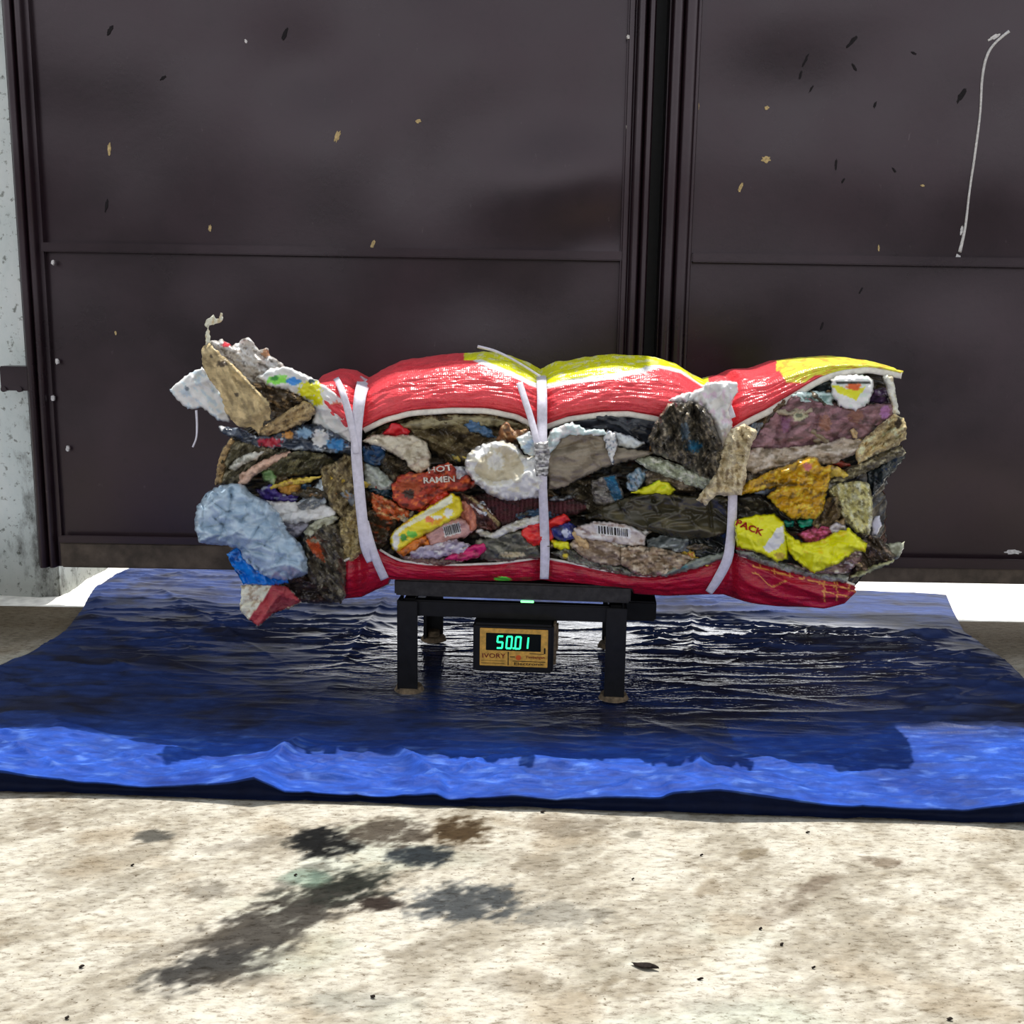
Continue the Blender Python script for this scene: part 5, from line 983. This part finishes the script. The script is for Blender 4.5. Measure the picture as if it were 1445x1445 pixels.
piece('plastic_film', 'plastic film', 'brown black film bulging at the lower right corner of the bale', 8, [(1090,610),(1150,590),(1210,610),(1270,660),(1318,730),(1290,760),(1180,800),(1060,855),(1030,840),(1080,760),(1100,690)], Y=-.004, col=(60,50,40), col2=[(34,30,24),(130,108,90)], thr=.12, cs=7, mat='filmd', amp=.010, sc=10, ang=30, bulge=.022)
piece('plastic_film', 'plastic film', 'pale grey green film tip pointing right at the lower right corner', 8, [(1250,645),(1330,632),(1385,628),(1370,680),(1345,735),(1305,752),(1290,700)], Y=-.002, col=(150,152,134), col2=(104,106,90), mat='film', amp=.007, sc=9, ang=-20, free=True)
piece('plastic_film', 'plastic film', 'thin greenish film edge sweeping under the lower right corner', 8, [(1025,855),(1100,810),(1200,770),(1320,742),(1290,775),(1200,805),(1110,850),(1040,868)], Y=-.014, col=(150,150,110), col2=(90,90,62), mat='film', amp=.005, sc=8, ang=-25, free=True)
# ---- white film bunch and beige cloth at the right strap
piece('plastic_film', 'plastic film', 'bunched translucent white film where the right strap crosses the red sack', 5, [(905,352),(960,322),(1060,300),(1125,270),(1155,240),(1260,232),(1345,235),(1350,290),(1310,350),(1290,420),(1315,520),(1300,590),(1255,650),(1225,580),(1190,480),(1150,420),(1060,370),(960,365)], Y=-.036, col=(218,210,220), col2=(196,176,190), cs=9, mat='clean', amp=.007, sc=9, ang=80, an=2, bulge=.016, blobs=[([(1155,245),(1345,238),(1345,262),(1160,270)],(240,238,236))])
piece('sacking_strip', 'sack', 'long cream beige sacking strip hanging over the right strap', 0, [(1024,625),(1032,608),(1050,600),(1068,610),(1058,628),(1052,655),(1050,680),(1045,697),(1026,697),(1008,697),(996,711),(984,706),(998,688),(1012,670),(1017,650)], Y=-.056, col=(190,178,148), col2=[(156,142,112),(120,104,76)], thr=.12, cs=8, mat='cloth', amp=.009, sc=9, ang=85, an=2.6, bulge=.016, folds=[((1036,610),(1022,690),.010,3),((1056,612),(1044,690),.008,2.5)])
# ---- straps
def strap(label, path, widths, name='strap'):
    o = ribbon_px(name, path, widths, M['strap'], t=.0014); tag(o, label, 'strap', 'white straps around the bale'); o.pop('group', None) if False else None
    return o
SF = BF-.040
bk = BF+.40
strap('left white strap cinching the bale, running full height', [(516,556,bk),(513,541,BF+.22),(513,541,BF+.07),(508,560,SF+.018),(504,600,SF+.002),(503,640,SF),(507,690,SF),(511,730,SF),(516,770,SF+.004),(524,792,SF+.012)], [16,18,19,17,15,15,15,15,15,13])
strap('thin white strap slanting into the left strap from its upper left', [(474,534,BF+.05),(482,550,SF+.02),(490,575,SF+.004),(497,605,SF),(503,640,SF-.004)], [9,9,10,10,9])
strap('short white strap end slanting right at the foot of the left strap', [(517,735,SF+.002),(523,765,SF+.004),(531,790,SF+.010),(543,817,SF+.030)], [6,11,12,12])
strap('middle white strap running vertically down the centre of the bale', [(765,548,bk),(764,533,BF+.22),(764,533,BF+.06),(765,560,SF+.014),(765,600,SF-.012),(765,640,SF-.036),(766,690,SF-.030),(768,740,SF-.004),(769,780,SF+.008),(768,817,SF+.02)], [14,14,14,14,14,14,12,13,13,12])
strap('thin white strap slanting into the middle strap from its left', [(733,540,SF+.03),(741,565,SF+.006),(749,590,SF-.010),(757,620,SF-.030),(762,645,SF-.036)], [9,9,9,9,7])
strap('right white strap bending left at its foot over the crimson sack', [(1034,690,SF-.006),(1033,730,SF-.004),(1031,760,SF),(1026,790,SF+.006),(1012,818,SF+.020),(1000,836,SF+.035)], [13,13,13,14,13,10])
strap('right strap where it runs over the top of the red sack', [(1016,552,bk),(1012,543,BF+.22),(1012,543,BF+.05),(1020,556,SF+.018),(1034,590,SF+.004)], [18,20,20,12,9])
ribbon_px('strap_end', [(674,489,BF+.10),(700,496,BF+.08),(730,511,BF+.06),(762,531,BF+.04)], [4,3.5,3,3], M['strap'], t=.0012)
tag(bpy.data.objects['strap_end'], 'loose thin strap end curving up in the air above the red sack', 'strap')
kn = piece('strap_buckle', 'strap', 'crimped grey joint where the middle strap is knotted', 3, [(1285,680),(1360,670),(1372,760),(1352,890),(1300,890),(1292,780)], Y=-.082, col=(120,118,118), col2=[(60,60,64),(206,204,204)], thr=.02, cs=4, mat='clean', amp=.004, sc=6, eb=.006, bulge=.004)
# ---- small debris on the concrete
def debris(px, py, L, W, H, ang, seed, label, rgb=(38,30,26)):
    c = G(px, py); k0 = 1.0 if L > .01 else .6; L *= k0; W *= k0; H *= k0; bm = bmesh.new(); bmesh.ops.create_icosphere(bm, subdivisions=2, radius=1)
    rr_ = random.Random(seed)
    for v in bm.verts:
        k = rr_.uniform(.75, 1.15); v.co = Vector((v.co.x*L*k, v.co.y*W*k*(1-.5*abs(v.co.x)), (v.co.z*H*k)+H*.4*math.sin(v.co.x*3)))
    zmin = min(v.co.z for v in bm.verts)
    for v in bm.verts: v.co.z -= zmin
    me = bpy.data.meshes.new('debris'); bm.to_mesh(me); bm.free(); me.materials.append(mdeb)
    o = bpy.data.objects.new('debris', me); COL.objects.link(o); o.location = (c[0], c[1], .0); o.rotation_euler = (0, 0, math.radians(ang)); tag(o, label, 'debris', 'bits of dirt on the concrete')
mdeb = plain('dry_dark_dirt', (40, 32, 28), .9, .2, 300, .5, .4)
for i, (x, y, L, W, a, lb) in enumerate([(910,1366,.014,.005,-18,'largest dark leaf-like flake lying on the bright concrete, right of centre'),(115,1366,.005,.0035,20,'small dark crumb near the left edge of the concrete'),(526,1408,.005,.0035,-20,'dark crumb near the bottom of the frame, left of centre'),
    (766,1147,.006,.004,0,'dark pebble close to the front edge of the tarpaulin'),(893,1242,.003,.002,0,'tiny dark speck in the middle of the concrete, right of the stains'),(1103,1334,.004,.003,30,'small dark speck highest of the cluster at the lower right'),(1073,1312,.0035,.003,0,'tiny dark speck left in the cluster at the lower right'),
    (990,1208,.004,.002,0,'tiny dark speck right of centre, a hand below the tarpaulin'),(988,1383,.006,.002,5,'thin dark sliver right of the largest flake'),(187,1222,.004,.0025,0,'small dark speck left of the oil stains'),(417,1236,.004,.0025,0,'small dark speck beside the mint paint spill'),(1148,1367,.004,.002,0,'small dark speck right of the thin sliver'),
    (1340,1440,.005,.004,0,'dark crumb at the bottom right edge'),(364,1129,.005,.004,0,'dark crumb touching the tarpaulin edge on the left'),(1140,1176,.005,.002,-10,'thin dark sliver just in front of the tarpaulin, right side'),(95,1438,.004,.003,0,'small dark speck at the bottom left corner')]):
    debris(x, y, L, W, .0022, a, i, lb)

# ---- small scraps wedged between the bags
rs_ = random.Random(5)
PAL = [(150,140,120),(60,54,42),(190,188,180),(96,84,60),(110,116,122),(34,32,30),(140,100,60),(176,150,110),(70,80,90),(160,60,44),(208,206,204),(120,108,88),(60,90,120),(86,74,54),(196,168,70)]
for i in range(64):
    cx = rs_.uniform(335, 1225); f_ = rs_.random(); 
    ty = float(np.interp(cx, hemc[:, 0], hemc[:, 1]))+8 if cx > 500 else 620; by = float(np.interp(cx, bhem[:, 0], bhem[:, 1]))-6 if cx > 500 else 790
    if by-ty < 40: continue
    cy = ty+(by-ty)*f_; L = rs_.uniform(14, 42); W = rs_.uniform(3.5, 9); A = math.radians(rs_.gauss(0, 24)); q = []
    for k in range(7):
        t = 2*math.pi*k/7+rs_.uniform(-.3, .3); rr_ = rs_.uniform(.7, 1.15); a = L*rr_*math.cos(t); b = W*rr_*math.sin(t)
        q.append((cx+a*math.cos(A)-b*math.sin(A), cy+a*math.sin(A)+b*math.cos(A)+.004*a*a*rs_.choice((-1, 1))*.5))
    q = [(x, min(max(y, ty-4), by+4)) for x, y in q]
    c = rs_.choice(PAL); c2 = rs_.choice(PAL)
    piece('film_scrap', 'plastic scrap', 'small grubby scrap of crumpled film wedged between larger bags in the bale', 0, q, Y=rs_.choice((-.012, -.006, -.018, .002)), col=c, col2=c2, thr=.15, cs=7, mat=rs_.choice(('film', 'filmd', 'clean')), amp=.006, sc=8, ang=math.degrees(A), an=2.5, bulge=.006, seed=700+i, group='small scraps of film wedged in the bale')
